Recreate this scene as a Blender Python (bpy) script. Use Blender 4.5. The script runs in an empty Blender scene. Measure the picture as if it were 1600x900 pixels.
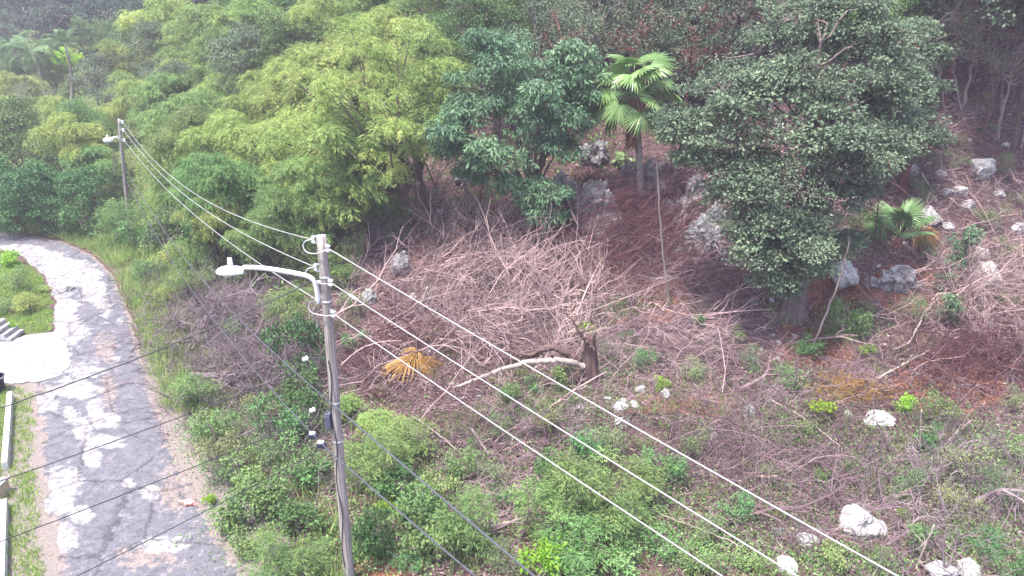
import bpy, math, random
import numpy as np
from mathutils import Vector, Matrix

random.seed(7)
RNG = np.random.default_rng(7)
PI = math.pi
SC = bpy.context.scene
COL = SC.collection

# ------------------------------------------------------------------ camera
CAM_Z = 14.0
PITCH = math.radians(22.0)
FPX = 1200.0                     # focal length in pixels of a 1600 x 900 frame
cam_d = bpy.data.cameras.new('camera')
cam_d.lens = 36.0 * FPX / 1600.0
cam_d.sensor_width = 36.0
cam_d.clip_start = 0.1
cam_d.clip_end = 3000.0
cam = bpy.data.objects.new('camera', cam_d)
COL.objects.link(cam)
cam.location = (0, 0, CAM_Z)
cam.rotation_euler = (PI / 2 - PITCH, 0, 0)
SC.camera = cam

# ------------------------------------------------------------------ sky, sun, exposure
SUN_TO = Vector((-0.26, -0.20, 0.94)).normalized()      # from the place towards the sun
elev = math.asin(SUN_TO.z)
azim = math.atan2(SUN_TO.x, SUN_TO.y)
world = bpy.data.worlds.new('World')
SC.world = world
world.use_nodes = True
wn = world.node_tree
wn.nodes.clear()
sky = wn.nodes.new('ShaderNodeTexSky')
sky.sky_type = 'NISHITA'
sky.sun_disc = False
sky.sun_elevation = elev
sky.sun_rotation = azim
sky.air_density = 1.0
sky.dust_density = 3.0
sky.ozone_density = 1.0
bg = wn.nodes.new('ShaderNodeBackground')
bg.inputs['Strength'].default_value = 0.15
wo = wn.nodes.new('ShaderNodeOutputWorld')
wn.links.new(sky.outputs[0], bg.inputs[0])
wn.links.new(bg.outputs[0], wo.inputs[0])

sun_d = bpy.data.lights.new('sun', 'SUN')
sun_d.energy = 3.0
sun_d.angle = math.radians(6.0)
sun_d.color = (1.0, 0.955, 0.90)
sun = bpy.data.objects.new('sun', sun_d)
COL.objects.link(sun)
sun.rotation_euler = SUN_TO.to_track_quat('Z', 'Y').to_euler()
sun.location = SUN_TO * 60

SC.view_settings.view_transform = 'Standard'
SC.view_settings.look = 'None'
SC.view_settings.exposure = 1.7
SC.view_settings.gamma = 1.0
SC.view_settings.use_curve_mapping = False
SC.render.engine = 'CYCLES'
cy = SC.cycles
cy.max_bounces = 5
cy.diffuse_bounces = 3
cy.glossy_bounces = 2
cy.transmission_bounces = 3
cy.transparent_max_bounces = 4
cy.volume_bounces = 1
cy.caustics_reflective = False
cy.caustics_refractive = False

# ------------------------------------------------------------------ small maths
CP, SP = math.cos(PITCH), math.sin(PITCH)


def ray(px, py):
    a = (px - 800.0) / FPX
    b = -(py - 450.0) / FPX
    return np.array([a, CP + b * SP, -SP + b * CP])


def project(P):
    P = np.asarray(P, float)
    d = P - np.array([0, 0, CAM_Z])
    dep = d[..., 1] * CP - d[..., 2] * SP
    up = d[..., 1] * SP + d[..., 2] * CP
    return 800 + FPX * d[..., 0] / dep, 450 - FPX * up / dep, dep


def flat(px, py, z=0.0):
    d = ray(px, py)
    return np.array([0, 0, CAM_Z]) + d * ((z - CAM_Z) / d[2])


def at_y(px, py, y):
    d = ray(px, py)
    return np.array([0, 0, CAM_Z]) + d * (y / d[1])


_perm = RNG.random((64, 64))


def vnoise(x, y):
    x = np.asarray(x, float); y = np.asarray(y, float)
    xi = np.floor(x).astype(int); yi = np.floor(y).astype(int)
    fx = x - xi; fy = y - yi
    fx = fx * fx * (3 - 2 * fx); fy = fy * fy * (3 - 2 * fy)
    a = _perm[xi % 64, yi % 64]; b = _perm[(xi + 1) % 64, yi % 64]
    c = _perm[xi % 64, (yi + 1) % 64]; d = _perm[(xi + 1) % 64, (yi + 1) % 64]
    return (a * (1 - fx) + b * fx) * (1 - fy) + (c * (1 - fx) + d * fx) * fy


def fbm(x, y, o=4):
    s = 0; a = 0.5
    for i in range(o):
        s = s + a * vnoise(np.asarray(x) * 2 ** i + 17.3 * i, np.asarray(y) * 2 ** i + 9.1 * i)
        a *= 0.5
    return s


def softplus(d, w):
    return w * np.logaddexp(0, np.asarray(d, float) / w)


def sstep(a, b, x):
    t = np.clip((np.asarray(x, float) - a) / (b - a), 0, 1)
    return t * t * (3 - 2 * t)


# ------------------------------------------------------------------ terrain
FOOT_X = np.array([-140, -70, -50, -36, -26, -18, -8, 4, 14, 26, 60, 140.])
FOOT_Y = np.array([150, 104, 80, 60, 49, 41, 33, 28.5, 26, 24, 22, 22.])
FOOT_S = np.array([.62, .62, .62, .66, .72, .78, .85, .95, 1, 1, 1, 1.])

RR_PX = [(420, 960), (390, 900), (320, 800), (270, 700), (243, 620), (217, 540), (199, 480), (176, 430), (140, 396), (90, 376), (0, 362), (-120, 352), (-300, 343)]
RL_PX = [(100, 960), (93, 900), (78, 800), (66, 720), (58, 660), (52, 600), (74, 540), (86, 500), (86, 468), (64, 424), (30, 401), (0, 389), (-120, 371), (-300, 360)]
RR = np.array([flat(*p)[:2] for p in RR_PX]); RL = np.array([flat(*p)[:2] for p in RL_PX])


def resample(P, n):
    d = np.concatenate([[0], np.cumsum(np.linalg.norm(np.diff(P, axis=0), axis=1))])
    t = np.linspace(0, d[-1], 400)
    Q = np.stack([np.interp(t, d, P[:, k]) for k in range(P.shape[1])], 1)
    for _ in range(14):                                   # round the corners
        Q[1:-1] = Q[1:-1] * 0.5 + 0.25 * (Q[:-2] + Q[2:])
    d = np.concatenate([[0], np.cumsum(np.linalg.norm(np.diff(Q, axis=0), axis=1))])
    t = np.linspace(0, d[-1], n)
    return np.stack([np.interp(t, d, Q[:, k]) for k in range(P.shape[1])], 1)


RRs = resample(RR, 160); RLs = resample(RL, 160)
RCs = (RRs + RLs) / 2


def road_dist(x, y):
    """distance outside the road's band (0 on the road)"""
    x = np.asarray(x, float); y = np.asarray(y, float)
    shp = x.shape
    p = np.stack([x.ravel(), y.ravel()], 1)
    out = np.empty(len(p)); side = np.empty(len(p))
    half = np.linalg.norm(RRs - RLs, axis=1) / 2
    for i in range(0, len(p), 20000):
        q = p[i:i + 20000]
        dd = np.linalg.norm(q[:, None, :] - RCs[None, ::2, :], axis=2)
        j = dd.argmin(1)
        out[i:i + 20000] = np.maximum(0, dd[np.arange(len(q)), j] - half[::2][j])
        dr = RRs[::2][j] - RLs[::2][j]
        side[i:i + 20000] = ((q - RCs[::2][j]) * dr).sum(1)
    return out.reshape(shp), side.reshape(shp)


def H(x, y):
    x = np.asarray(x, float); y = np.asarray(y, float)
    yf = np.interp(x, FOOT_X, FOOT_Y); s = np.interp(x, FOOT_X, FOOT_S)
    d = (y - yf) * s
    h = 0.10 * softplus(d + 5, 2.5) * sstep(-14, -6, x) + 0.56 * softplus(d - 3.0, 2.6)
    h = 34 * (1 - np.exp(-h / 34))
    h = h + 0.5 * softplus((y - 128) + 0.25 * (x + 60), 9.0)
    n = (fbm(x * 0.22 + 3, y * 0.22 + 5) - 0.47)
    rough = 0.25 + 1.6 * sstep(2, 14, d)
    keep = sstep(-16, -9, x + 0.0) * sstep(13, 19, y) + sstep(0, 6, d)
    h = h + n * rough * np.clip(keep, 0, 1)
    return h * road_clear(x, y) + mound(x, y)


_gx = np.arange(-70, 20.1, 0.5); _gy = np.arange(0, 80.1, 0.5)
_GX, _GY = np.meshgrid(_gx, _gy, indexing='ij')
_RD, _RS = road_dist(_GX, _GY)


def bil(G, x, y):
    u = np.clip((np.asarray(x, float) + 70) / 0.5, 0, len(_gx) - 1.001); v = np.clip(np.asarray(y, float) / 0.5, 0, len(_gy) - 1.001)
    i = u.astype(int); j = v.astype(int); a = u - i; b = v - j
    return G[i, j] * (1 - a) * (1 - b) + G[i + 1, j] * a * (1 - b) + G[i, j + 1] * (1 - a) * b + G[i + 1, j + 1] * a * b


def road_clear(x, y):
    return sstep(0.1, 3.0, bil(_RD, x, y))


MOUND = flat(20, 455)[:2]


def mound(x, y):
    r = np.hypot((np.asarray(x, float) - MOUND[0]) / 4.5, (np.asarray(y, float) - MOUND[1]) / 4.0)
    return 0.45 * (1 - sstep(0.2, 1.0, r)) * sstep(0.0, 1.2, bil(_RD, x, y))


def Hs(x, y):
    return float(H(np.array([x]), np.array([y]))[0])


def hit(px, py, above=0.0):
    """first place on the pixel's ray that is `above` metres over the ground"""
    d = ray(px, py)
    t = np.linspace(8, 330, 2600)
    P = np.array([0, 0, CAM_Z]) + d[None] * t[:, None]
    g = P[:, 2] - H(P[:, 0], P[:, 1]) - above
    k = np.nonzero(g <= 0)[0]
    if len(k) == 0:
        p = P[-1]
    else:
        i = max(k[0], 1)
        u = g[i - 1] / (g[i - 1] - g[i] + 1e-9)
        p = P[i - 1] * (1 - u) + P[i] * u
    return np.array([p[0], p[1], Hs(p[0], p[1])])


def depth_of(p):
    return float(project(np.array(p, float))[2])


# ------------------------------------------------------------------ meshes from arrays
class Geo:
    def __init__(s):
        s.v = []; s.f = []; s.t = []; s.n = 0

    def add(s, V, F, T=None):
        V = np.asarray(V, float).reshape(-1, 3); F = np.asarray(F, int).reshape(-1, 4)
        if T is None:
            T = RNG.random(len(F))
        s.v.append(V); s.f.append(F + s.n); s.t.append(np.broadcast_to(np.asarray(T, float), (len(F),)))
        s.n += len(V)
        return s

    def mesh(s, name, mats, smooth=False):
        V = np.concatenate(s.v); F = np.concatenate(s.f); T = np.concatenate(s.t)
        m = bpy.data.meshes.new(name)
        m.vertices.add(len(V)); m.vertices.foreach_set('co', V.astype(np.float32).ravel())
        m.loops.add(F.size); m.loops.foreach_set('vertex_index', F.astype(np.int32).ravel())
        m.polygons.add(len(F))
        m.polygons.foreach_set('loop_start', np.arange(0, F.size, 4, dtype=np.int32))
        m.polygons.foreach_set('loop_total', np.full(len(F), 4, dtype=np.int32))
        m.polygons.foreach_set('use_smooth', np.full(len(F), smooth))
        a = m.attributes.new('tint', 'FLOAT', 'FACE')
        a.data.foreach_set('value', T.astype(np.float32))
        m.update(calc_edges=True)
        if mats is not None:
            m.materials.append(mats)
        return m


def nrm(v):
    return v / (np.linalg.norm(v, axis=-1, keepdims=True) + 1e-9)


def tubes(P, R, sides=5, cap=False):
    """P (n,k,3) polylines, R (n,k) radii -> verts, quads"""
    P = np.asarray(P, float); R = np.asarray(R, float)
    n, k, _ = P.shape
    T = np.empty_like(P)
    T[:, 1:-1] = P[:, 2:] - P[:, :-2]; T[:, 0] = P[:, 1] - P[:, 0]; T[:, -1] = P[:, -1] - P[:, -2]
    T = nrm(T)
    mean = nrm(T.mean(1))
    ref = np.where(np.abs(mean[:, 2:3]) > 0.8, np.array([[1., 0.05, 0]]), np.array([[0.05, 0, 1.]]))
    A = nrm(np.cross(T, ref[:, None, :])); B = np.cross(T, A)
    ang = np.arange(sides) * 2 * PI / sides
    V = P[:, :, None, :] + R[:, :, None, None] * (A[:, :, None, :] * np.cos(ang)[None, None, :, None] + B[:, :, None, :] * np.sin(ang)[None, None, :, None])
    idx = np.arange(n * k * sides).reshape(n, k, sides)
    nx = np.roll(idx, -1, axis=2)
    F = np.stack([idx[:, :-1], nx[:, :-1], nx[:, 1:], idx[:, 1:]], -1).reshape(-1, 4)
    V = V.reshape(-1, 3)
    if cap:
        c = np.concatenate([P[:, 0], P[:, -1]])
        base = len(V)
        V = np.concatenate([V, c])
        ex = []
        for i in range(n):
            for e, row in ((0, idx[i, 0]), (n, idx[i, -1])):
                for q in range(0, sides, 1):
                    ex.append([base + e + i, row[q], row[(q + 1) % sides], row[(q + 1) % sides]])
        ex = np.array(ex); ex = ex[:, [0, 1, 2, 0]]
        # a fan triangle written as a quad with a doubled centre is avoided: use a middle point
        mid = (V[ex[:, 1]] + V[ex[:, 2]]) / 2
        V = np.concatenate([V, mid])
        mi = np.arange(len(mid)) + len(V) - len(mid)
        F = np.concatenate([F, np.stack([ex[:, 0], ex[:, 1], mi, ex[:, 2]], 1)])
    return V, F


def curve(a, b, k=6, bow=(0, 0, 0), wob=0.0, rng=RNG):
    t = np.linspace(0, 1, k)[:, None]
    a = np.asarray(a, float); b = np.asarray(b, float)
    P = a * (1 - t) + b * t + np.asarray(bow, float) * (4 * t * (1 - t))
    if wob:
        P[1:-1] += rng.normal(0, wob, (k - 2, 3))
    return P


def leaves(base, axis, side, L, W, fold=0.15):
    """rhombic leaf faces: base point, long axis, side axis, length, width"""
    base = np.asarray(base, float); axis = nrm(axis); side = nrm(side - axis * (side * axis).sum(-1, keepdims=True))
    L = np.broadcast_to(L, (len(base),))[:, None]; W = np.broadcast_to(W, (len(base),))[:, None]
    nor = np.cross(axis, side)
    mid = base + axis * L * 0.48 + nor * W * fold
    tip = base + axis * L - nor * W * fold
    V = np.stack([base, mid + side * W / 2, tip, mid - side * W / 2], 1).reshape(-1, 3)
    F = np.arange(len(V)).reshape(-1, 4)
    return V, F


def rdir(n, up=0.0, rng=RNG):
    v = rng.normal(size=(n, 3)); v = nrm(v); v[:, 2] += up
    return nrm(v)


# ------------------------------------------------------------------ objects
def tag(o, label=None, cat=None, group=None, kind=None):
    if label: o['label'] = label
    if cat: o['category'] = cat
    if group: o['group'] = group
    if kind: o['kind'] = kind
    return o


def link(name, mesh, parent=None, loc=None):
    o = bpy.data.objects.new(name, mesh)
    COL.objects.link(o)
    if parent is not None: o.parent = parent
    if loc is not None: o.location = loc
    return o


def empty(name, loc=(0, 0, 0), rz=0.0, s=1.0):
    o = bpy.data.objects.new(name, None)
    o.empty_display_size = 0.2
    COL.objects.link(o)
    o.location = loc; o.rotation_euler = (0, 0, rz)
    o.scale = (s, s, s) if np.isscalar(s) else s
    return o


THINGS = []          # (object, sort key) lists for ordinal labels
ORD = ['leftmost'] + [w + ' from left' for w in 'second third fourth fifth sixth seventh eighth ninth tenth eleventh twelfth thirteenth fourteenth fifteenth sixteenth'.split()]


def rank(objs, fmt, group, cat):
    """name look-alikes by their order across the picture"""
    objs = sorted(objs, key=lambda t: t[1])
    n = len(objs)
    for i, (o, _) in enumerate(objs):
        if n == 1:
            w = 'lone'
        elif n == 2:
            w = ('left', 'right')[i] + ' one of two'
        elif i == n - 1:
            w = 'rightmost'
        else:
            w = ORD[min(i, 15)]
        tag(o, fmt % w if n > 1 else (fmt % 'only').replace('only of the', 'the one'), cat, group)


# ------------------------------------------------------------------ materials
def mat_new(name):
    m = bpy.data.materials.new(name); m.use_nodes = True
    nt = m.node_tree; nt.nodes.clear()
    out = nt.nodes.new('ShaderNodeOutputMaterial')
    return m, nt, out


def N(nt, typ, **kw):
    n = nt.nodes.new(typ)
    for k, v in kw.items():
        setattr(n, k, v)
    return n


def ramp(nt, stops):
    r = nt.nodes.new('ShaderNodeValToRGB')
    e = r.color_ramp.elements
    while len(e) < len(stops): e.new(0.5)
    for i, (p, c) in enumerate(stops):
        e[i].position = p; e[i].color = (*c, 1)
    return r


def leaf_mat(name, cols, trans=0.28, rough=0.5, spec=0.35, hue=0.02):
    m, nt, out = mat_new(name)
    at = N(nt, 'ShaderNodeAttribute', attribute_name='tint')
    rp = ramp(nt, [(i / (len(cols) - 1), c) for i, c in enumerate(cols)])
    nt.links.new(at.outputs['Fac'], rp.inputs[0])
    oi = N(nt, 'ShaderNodeObjectInfo')
    hs = N(nt, 'ShaderNodeHueSaturation')
    mr = N(nt, 'ShaderNodeMapRange'); mr.inputs['To Min'].default_value = 0.5 - hue; mr.inputs['To Max'].default_value = 0.5 + hue
    mv = N(nt, 'ShaderNodeMapRange'); mv.inputs['To Min'].default_value = 0.82; mv.inputs['To Max'].default_value = 1.2
    ma = N(nt, 'ShaderNodeMath', operation='FRACT'); mb = N(nt, 'ShaderNodeMath', operation='MULTIPLY'); mb.inputs[1].default_value = 7.31
    nt.links.new(oi.outputs['Random'], mr.inputs[0]); nt.links.new(oi.outputs['Random'], mb.inputs[0]); nt.links.new(mb.outputs[0], ma.inputs[0]); nt.links.new(ma.outputs[0], mv.inputs[0])
    nt.links.new(mr.outputs[0], hs.inputs['Hue']); nt.links.new(mv.outputs[0], hs.inputs['Value']); nt.links.new(rp.outputs[0], hs.inputs['Color'])
    p = N(nt, 'ShaderNodeBsdfPrincipled'); p.inputs['Roughness'].default_value = rough; p.inputs['Specular IOR Level'].default_value = spec
    nt.links.new(hs.outputs[0], p.inputs['Base Color'])
    tr = N(nt, 'ShaderNodeBsdfTranslucent'); nt.links.new(hs.outputs[0], tr.inputs['Color'])
    mx = N(nt, 'ShaderNodeMixShader'); mx.inputs[0].default_value = trans
    nt.links.new(p.outputs[0], mx.inputs[1]); nt.links.new(tr.outputs[0], mx.inputs[2]); nt.links.new(mx.outputs[0], out.inputs[0])
    return m


def bark_mat(name, c1, c2, scale=6.0, rough=0.85, bump=0.5, stretch=0.25, by_tint=False):
    m, nt, out = mat_new(name)
    tc = N(nt, 'ShaderNodeTexCoord'); mp = N(nt, 'ShaderNodeMapping'); mp.inputs['Scale'].default_value = (1, 1, stretch)
    nz = N(nt, 'ShaderNodeTexNoise'); nz.inputs['Scale'].default_value = scale; nz.inputs['Detail'].default_value = 6; nz.inputs['Roughness'].default_value = 0.65
    nt.links.new(tc.outputs['Object'], mp.inputs[0]); nt.links.new(mp.outputs[0], nz.inputs['Vector'])
    rp = ramp(nt, [(0.32, c1), (0.68, c2)])
    if by_tint:
        at = N(nt, 'ShaderNodeAttribute', attribute_name='tint'); nt.links.new(at.outputs['Fac'], rp.inputs[0])
        rp.color_ramp.elements[0].position = 0; rp.color_ramp.elements[1].position = 1
    else:
        nt.links.new(nz.outputs[0], rp.inputs[0])
    p = N(nt, 'ShaderNodeBsdfPrincipled'); p.inputs['Roughness'].default_value = rough; p.inputs['Specular IOR Level'].default_value = 0.2
    nt.links.new(rp.outputs[0], p.inputs['Base Color'])
    if bump and not by_tint:
        b = N(nt, 'ShaderNodeBump'); b.inputs['Strength'].default_value = bump; b.inputs['Distance'].default_value = 0.04
        nt.links.new(nz.outputs[0], b.inputs['Height']); nt.links.new(b.outputs[0], p.inputs['Normal'])
    nt.links.new(p.outputs[0], out.inputs[0])
    return m


def plain_mat(name, col, rough=0.6, metal=0.0, spec=0.4, var=0.15, scale=8.0):
    m, nt, out = mat_new(name)
    tc = N(nt, 'ShaderNodeTexCoord'); nz = N(nt, 'ShaderNodeTexNoise'); nz.inputs['Scale'].default_value = scale; nz.inputs['Detail'].default_value = 5
    nt.links.new(tc.outputs['Object'], nz.inputs['Vector'])
    rp = ramp(nt, [(0.3, tuple(c * (1 - var) for c in col)), (0.7, tuple(min(1, c * (1 + var)) for c in col))])
    nt.links.new(nz.outputs[0], rp.inputs[0])
    p = N(nt, 'ShaderNodeBsdfPrincipled'); p.inputs['Roughness'].default_value = rough; p.inputs['Metallic'].default_value = metal; p.inputs['Specular IOR Level'].default_value = spec
    nt.links.new(rp.outputs[0], p.inputs['Base Color']); nt.links.new(p.outputs[0], out.inputs[0])
    return m


def rock_mat(name, c1, c2, c3):
    m, nt, out = mat_new(name)
    tc = N(nt, 'ShaderNodeTexCoord')
    nz = N(nt, 'ShaderNodeTexNoise'); nz.inputs['Scale'].default_value = 3.2; nz.inputs['Detail'].default_value = 9; nz.inputs['Roughness'].default_value = 0.7
    vo = N(nt, 'ShaderNodeTexVoronoi'); vo.inputs['Scale'].default_value = 4.5
    n2 = N(nt, 'ShaderNodeTexNoise'); n2.inputs['Scale'].default_value = 22; n2.inputs['Detail'].default_value = 6
    for q in (nz, vo, n2): nt.links.new(tc.outputs['Object'], q.inputs['Vector'])
    rp = ramp(nt, [(0.36, c1), (0.5, c2), (0.62, c3)])
    mx = N(nt, 'ShaderNodeMath', operation='MULTIPLY_ADD'); mx.inputs[1].default_value = 0.35; nt.links.new(n2.outputs[0], mx.inputs[0])
    sb = N(nt, 'ShaderNodeMath', operation='MULTIPLY'); sb.inputs[1].default_value = 0.72; nt.links.new(nz.outputs[0], sb.inputs[0]); nt.links.new(sb.outputs[0], mx.inputs[2])
    nt.links.new(mx.outputs[0], rp.inputs[0])
    p = N(nt, 'ShaderNodeBsdfPrincipled'); p.inputs['Roughness'].default_value = 0.9; p.inputs['Specular IOR Level'].default_value = 0.15
    nt.links.new(rp.outputs[0], p.inputs['Base Color'])
    b = N(nt, 'ShaderNodeBump'); b.inputs['Strength'].default_value = 0.7; b.inputs['Distance'].default_value = 0.08
    ad = N(nt, 'ShaderNodeMath', operation='MULTIPLY_ADD'); ad.inputs[1].default_value = 0.5; nt.links.new(vo.outputs['Distance'], ad.inputs[0]); nt.links.new(nz.outputs[0], ad.inputs[2])
    nt.links.new(ad.outputs[0], b.inputs['Height']); nt.links.new(b.outputs[0], p.inputs['Normal'])
    nt.links.new(p.outputs[0], out.inputs[0])
    return m


M = {}
M['feather'] = leaf_mat('feathery yellow green leaf', [(.12, .19, .06), (.22, .32, .09), (.36, .45, .13), (.58, .54, .18)], trans=0.35, hue=.025)
M['feather_green'] = leaf_mat('feathery green leaf', [(.085, .16, .055), (.17, .29, .09), (.34, .45, .15)], trans=0.35, hue=.025)
M['bluegreen'] = leaf_mat('blue green leaf', [(.048, .105, .055), (.11, .205, .105), (.24, .35, .19)], trans=0.25, rough=0.5, spec=0.3)
M['dark'] = leaf_mat('dark glossy leaf', [(.048, .080, .055), (.12, .175, .11), (.27, .345, .215)], trans=0.22, rough=0.6, spec=0.25)
M['grey'] = leaf_mat('grey green leaf', [(.065, .10, .065), (.13, .185, .11), (.23, .29, .17)], trans=0.22)
M['far'] = leaf_mat('far dark leaf', [(.030, .062, .048), (.055, .10, .070), (.10, .155, .09)], trans=0.15)
M['mid'] = leaf_mat('mid green leaf', [(.055, .115, .04), (.12, .22, .07), (.24, .36, .12)], trans=0.28)
M['lime'] = leaf_mat('lime leaf', [(.17, .32, .03), (.27, .46, .04), (.40, .58, .07)], trans=0.4)
M['fresh'] = leaf_mat('fresh shrub leaf', [(.085, .17, .060), (.16, .28, .095), (.28, .41, .15)], trans=0.3, hue=.05)
M['dusty'] = leaf_mat('dusty shrub leaf', [(0.098, 0.143, 0.065), (0.169, 0.234, 0.098), (0.260, 0.325, 0.143)], trans=0.25, hue=.05)
M['weed'] = leaf_mat('pale weed leaf', [(.07, .11, .045), (.14, .21, .08), (.25, .34, .13)], trans=0.3, hue=.05)
M['vine'] = leaf_mat('vine leaf', [(0.039, 0.098, 0.036), (0.072, 0.156, 0.052), (0.130, 0.247, 0.072)], trans=0.22)
M['grass'] = leaf_mat('grass blade', [(.15, .25, .06), (.24, .37, .08), (.38, .48, .14)], trans=0.35, hue=0.0)
M['tallgrass'] = leaf_mat('tall grass blade', [(.15, .25, .07), (.25, .37, .10), (.44, .48, .20)], trans=0.35, hue=0.0)
M['fan'] = leaf_mat('fan palm leaf', [(.10, .20, .06), (.17, .30, .09), (.33, .44, .17)], trans=0.25, rough=0.35, spec=0.6, hue=0.0)
M['coco'] = leaf_mat('coconut frond leaf', [(0.078, 0.156, 0.065), (0.130, 0.234, 0.091), (0.221, 0.325, 0.130)], trans=0.2, hue=0.0)
M['orange'] = leaf_mat('dry orange frond', [(.16, .08, .03), (.36, .20, .06), (.52, .34, .11)], trans=0.2, hue=0.0)
M['rust'] = leaf_mat('rust dead leaf', [(.085, .032, .028), (.17, .066, .046), (.28, .13, .07)], trans=0.1)  # rust leaf colour, tones lowered to add shade near the broadleaf tree
M['litter'] = leaf_mat('leaf litter', [(.075, .042, .043), (.16, .10, .098), (.36, .27, .25)], trans=0.05, hue=0.0)
M['bark'] = bark_mat('dark bark', (.055, .040, .036), (.13, .10, .088))
M['paleb'] = bark_mat('pale bark', (.17, .14, .125), (.33, .29, .26))
M['palmtrunk'] = bark_mat('palm trunk bark', (.20, .17, .15), (.38, .34, .31), scale=9, stretch=3)
M['redbark'] = bark_mat('reddish bark', (.085, .035, .030), (.17, .08, .065))
M['treeroot'] = bark_mat('grey brown root bark', (.085, .062, .058), (.22, .175, .16))
M['stumpw'] = bark_mat('stump wood', (.050, .030, .028), (.19, .12, .105), scale=9, stretch=0.15, bump=0.9)
M['cut'] = plain_mat('cut wood', (.40, .29, .20), var=0.25, scale=20)
M['pole'] = bark_mat('weathered pole wood', (.15, .125, .118), (.50, .455, .43), scale=26, stretch=0.035, bump=0.8)
M['twig'] = bark_mat('dead twig', (0.050, 0.028, 0.034), (0.332, 0.232, 0.248), by_tint=True)
M['twigpale'] = bark_mat('pale dead twig', (0.124, 0.079, 0.083), (0.556, 0.404, 0.383), by_tint=True)
M['twigred'] = bark_mat('red brown twig', (0.039, 0.014, 0.019), (0.158, 0.071, 0.080), by_tint=True)  # red brown bark, darkened further so the heaps carry painted shade
M['twiggrey'] = bark_mat('grey dead twig', (0.071, 0.052, 0.060), (0.332, 0.258, 0.275), by_tint=True)
M['branch'] = bark_mat('dead branch bark', (.22, .17, .15), (.44, .37, .33), scale=10)
M['rock'] = rock_mat('white limestone', (.13, .125, .13), (.36, .345, .34), (.60, .585, .575))
M['greyrock'] = rock_mat('grey limestone', (.06, .058, .062), (.16, .155, .158), (.36, .35, .35))
M['galv'] = plain_mat('galvanised metal', (.62, .63, .65), rough=0.35, metal=0.6, var=0.08)
M['lampwhite'] = plain_mat('white lamp housing', (.82, .83, .85), rough=0.3, var=0.04)
M['lens'] = plain_mat('frosted lens', (.7, .7, .68), rough=0.2, var=0.03)
M['porc'] = plain_mat('white porcelain', (.80, .80, .80), rough=0.2, spec=0.6, var=0.03)
M['wire'] = plain_mat('aluminium conductor', (.40, .385, .40), rough=0.5, metal=0.2, var=0.05)
M['cable'] = plain_mat('black cable jacket', (.035, .036, .042), rough=0.5, var=0.2)
M['steelstrand'] = plain_mat('grey messenger cable', (.07, .075, .088), rough=0.5, metal=0.1, var=0.2)
M['darkbox'] = plain_mat('dark blue grey box', (.10, .11, .16), rough=0.5)
M['bluecap'] = plain_mat('blue plastic closure', (.03, .032, .07), rough=0.5)
M['whitepaint'] = plain_mat('worn white paint', (.50, .485, .47), rough=0.8, var=0.22, scale=5)
M['concrete'] = plain_mat('bright concrete', (.31, .295, .297), rough=0.9, var=0.42, scale=3.0)
M['brownpost'] = plain_mat('tan painted post', (.45, .33, .24), rough=0.7)
M['pink'] = plain_mat('pink crumpled plastic', (.72, .26, .24), rough=0.4, var=0.3, scale=12)
M['carpaint'] = plain_mat('dark blue plastic', (.04, .045, .10), rough=0.3, var=0.2)

# ------------------------------------------------------------------ the ground sheet
def axis_pts(lo, flo, fhi, hi, step, grow=1.18):
    a = list(np.arange(flo, fhi + 1e-6, step))
    s = step
    while a[-1] < hi:
        s *= grow; a.append(a[-1] + s)
    s = step
    while a[0] > lo:
        s *= grow; a.insert(0, a[0] - s)
    return np.array(a)


def blob_mask(X, Y, Z, blobs, soft=0.35):
    """patches of another surface, given as ellipses seen in the photograph, turned into places on the ground"""
    px, py, dep = project(np.stack([X, Y, Z], -1))
    m = np.zeros_like(X)
    for (cx, cy, rx, ry) in blobs:
        r = np.hypot((px - cx) / rx, (py - cy) / ry)
        m = np.maximum(m, np.where(dep > 1, 1 - sstep(1 - soft, 1 + soft, r), 0))
    return m


gx = axis_pts(-420, -34, 36, 420, 0.4); gy = axis_pts(-60, 10, 62, 640, 0.4)
GX, GY = np.meshgrid(gx, gy, indexing='ij')
GZ = H(GX, GY)
nx_, ny_ = GX.shape
V = np.stack([GX, GY, GZ], -1).reshape(-1, 3)
ii = np.arange(nx_ * ny_).reshape(nx_, ny_)
F = np.stack([ii[:-1, :-1], ii[1:, :-1], ii[1:, 1:], ii[:-1, 1:]], -1).reshape(-1, 4)
g = Geo().add(V, F, np.zeros(len(F)))
gm = g.mesh('ground', None, smooth=True)
rd, rs = road_dist(GX, GY)
verge = (1 - sstep(0.2, 1.6, rd)) * (1 - .75 * sstep(23, 32, GY))
left = ((rs < 0) & (rd > 0.2) & (GY < 60)).astype(float)
RED = [(1275, 540, 60, 60), (1010, 632, 55, 14), (1110, 634, 45, 18), (870, 395, 70, 45), (700, 390, 60, 40), (1300, 470, 60, 50), (1420, 450, 60, 40), (640, 520, 60, 20), (1000, 470, 90, 40), (1480, 600, 90, 50), (600, 880, 50, 25)]
red = blob_mask(GX, GY, GZ, RED, 0.5)
green = np.clip(left + sstep(-6, -13, GX) * sstep(0.0, 0.7, rd), 0, 1)
ca = gm.color_attributes.new('zones', 'FLOAT_COLOR', 'POINT')
ca.data.foreach_set('color', np.stack([verge, green, red, np.ones_like(red)], -1).astype(np.float32).ravel())


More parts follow.
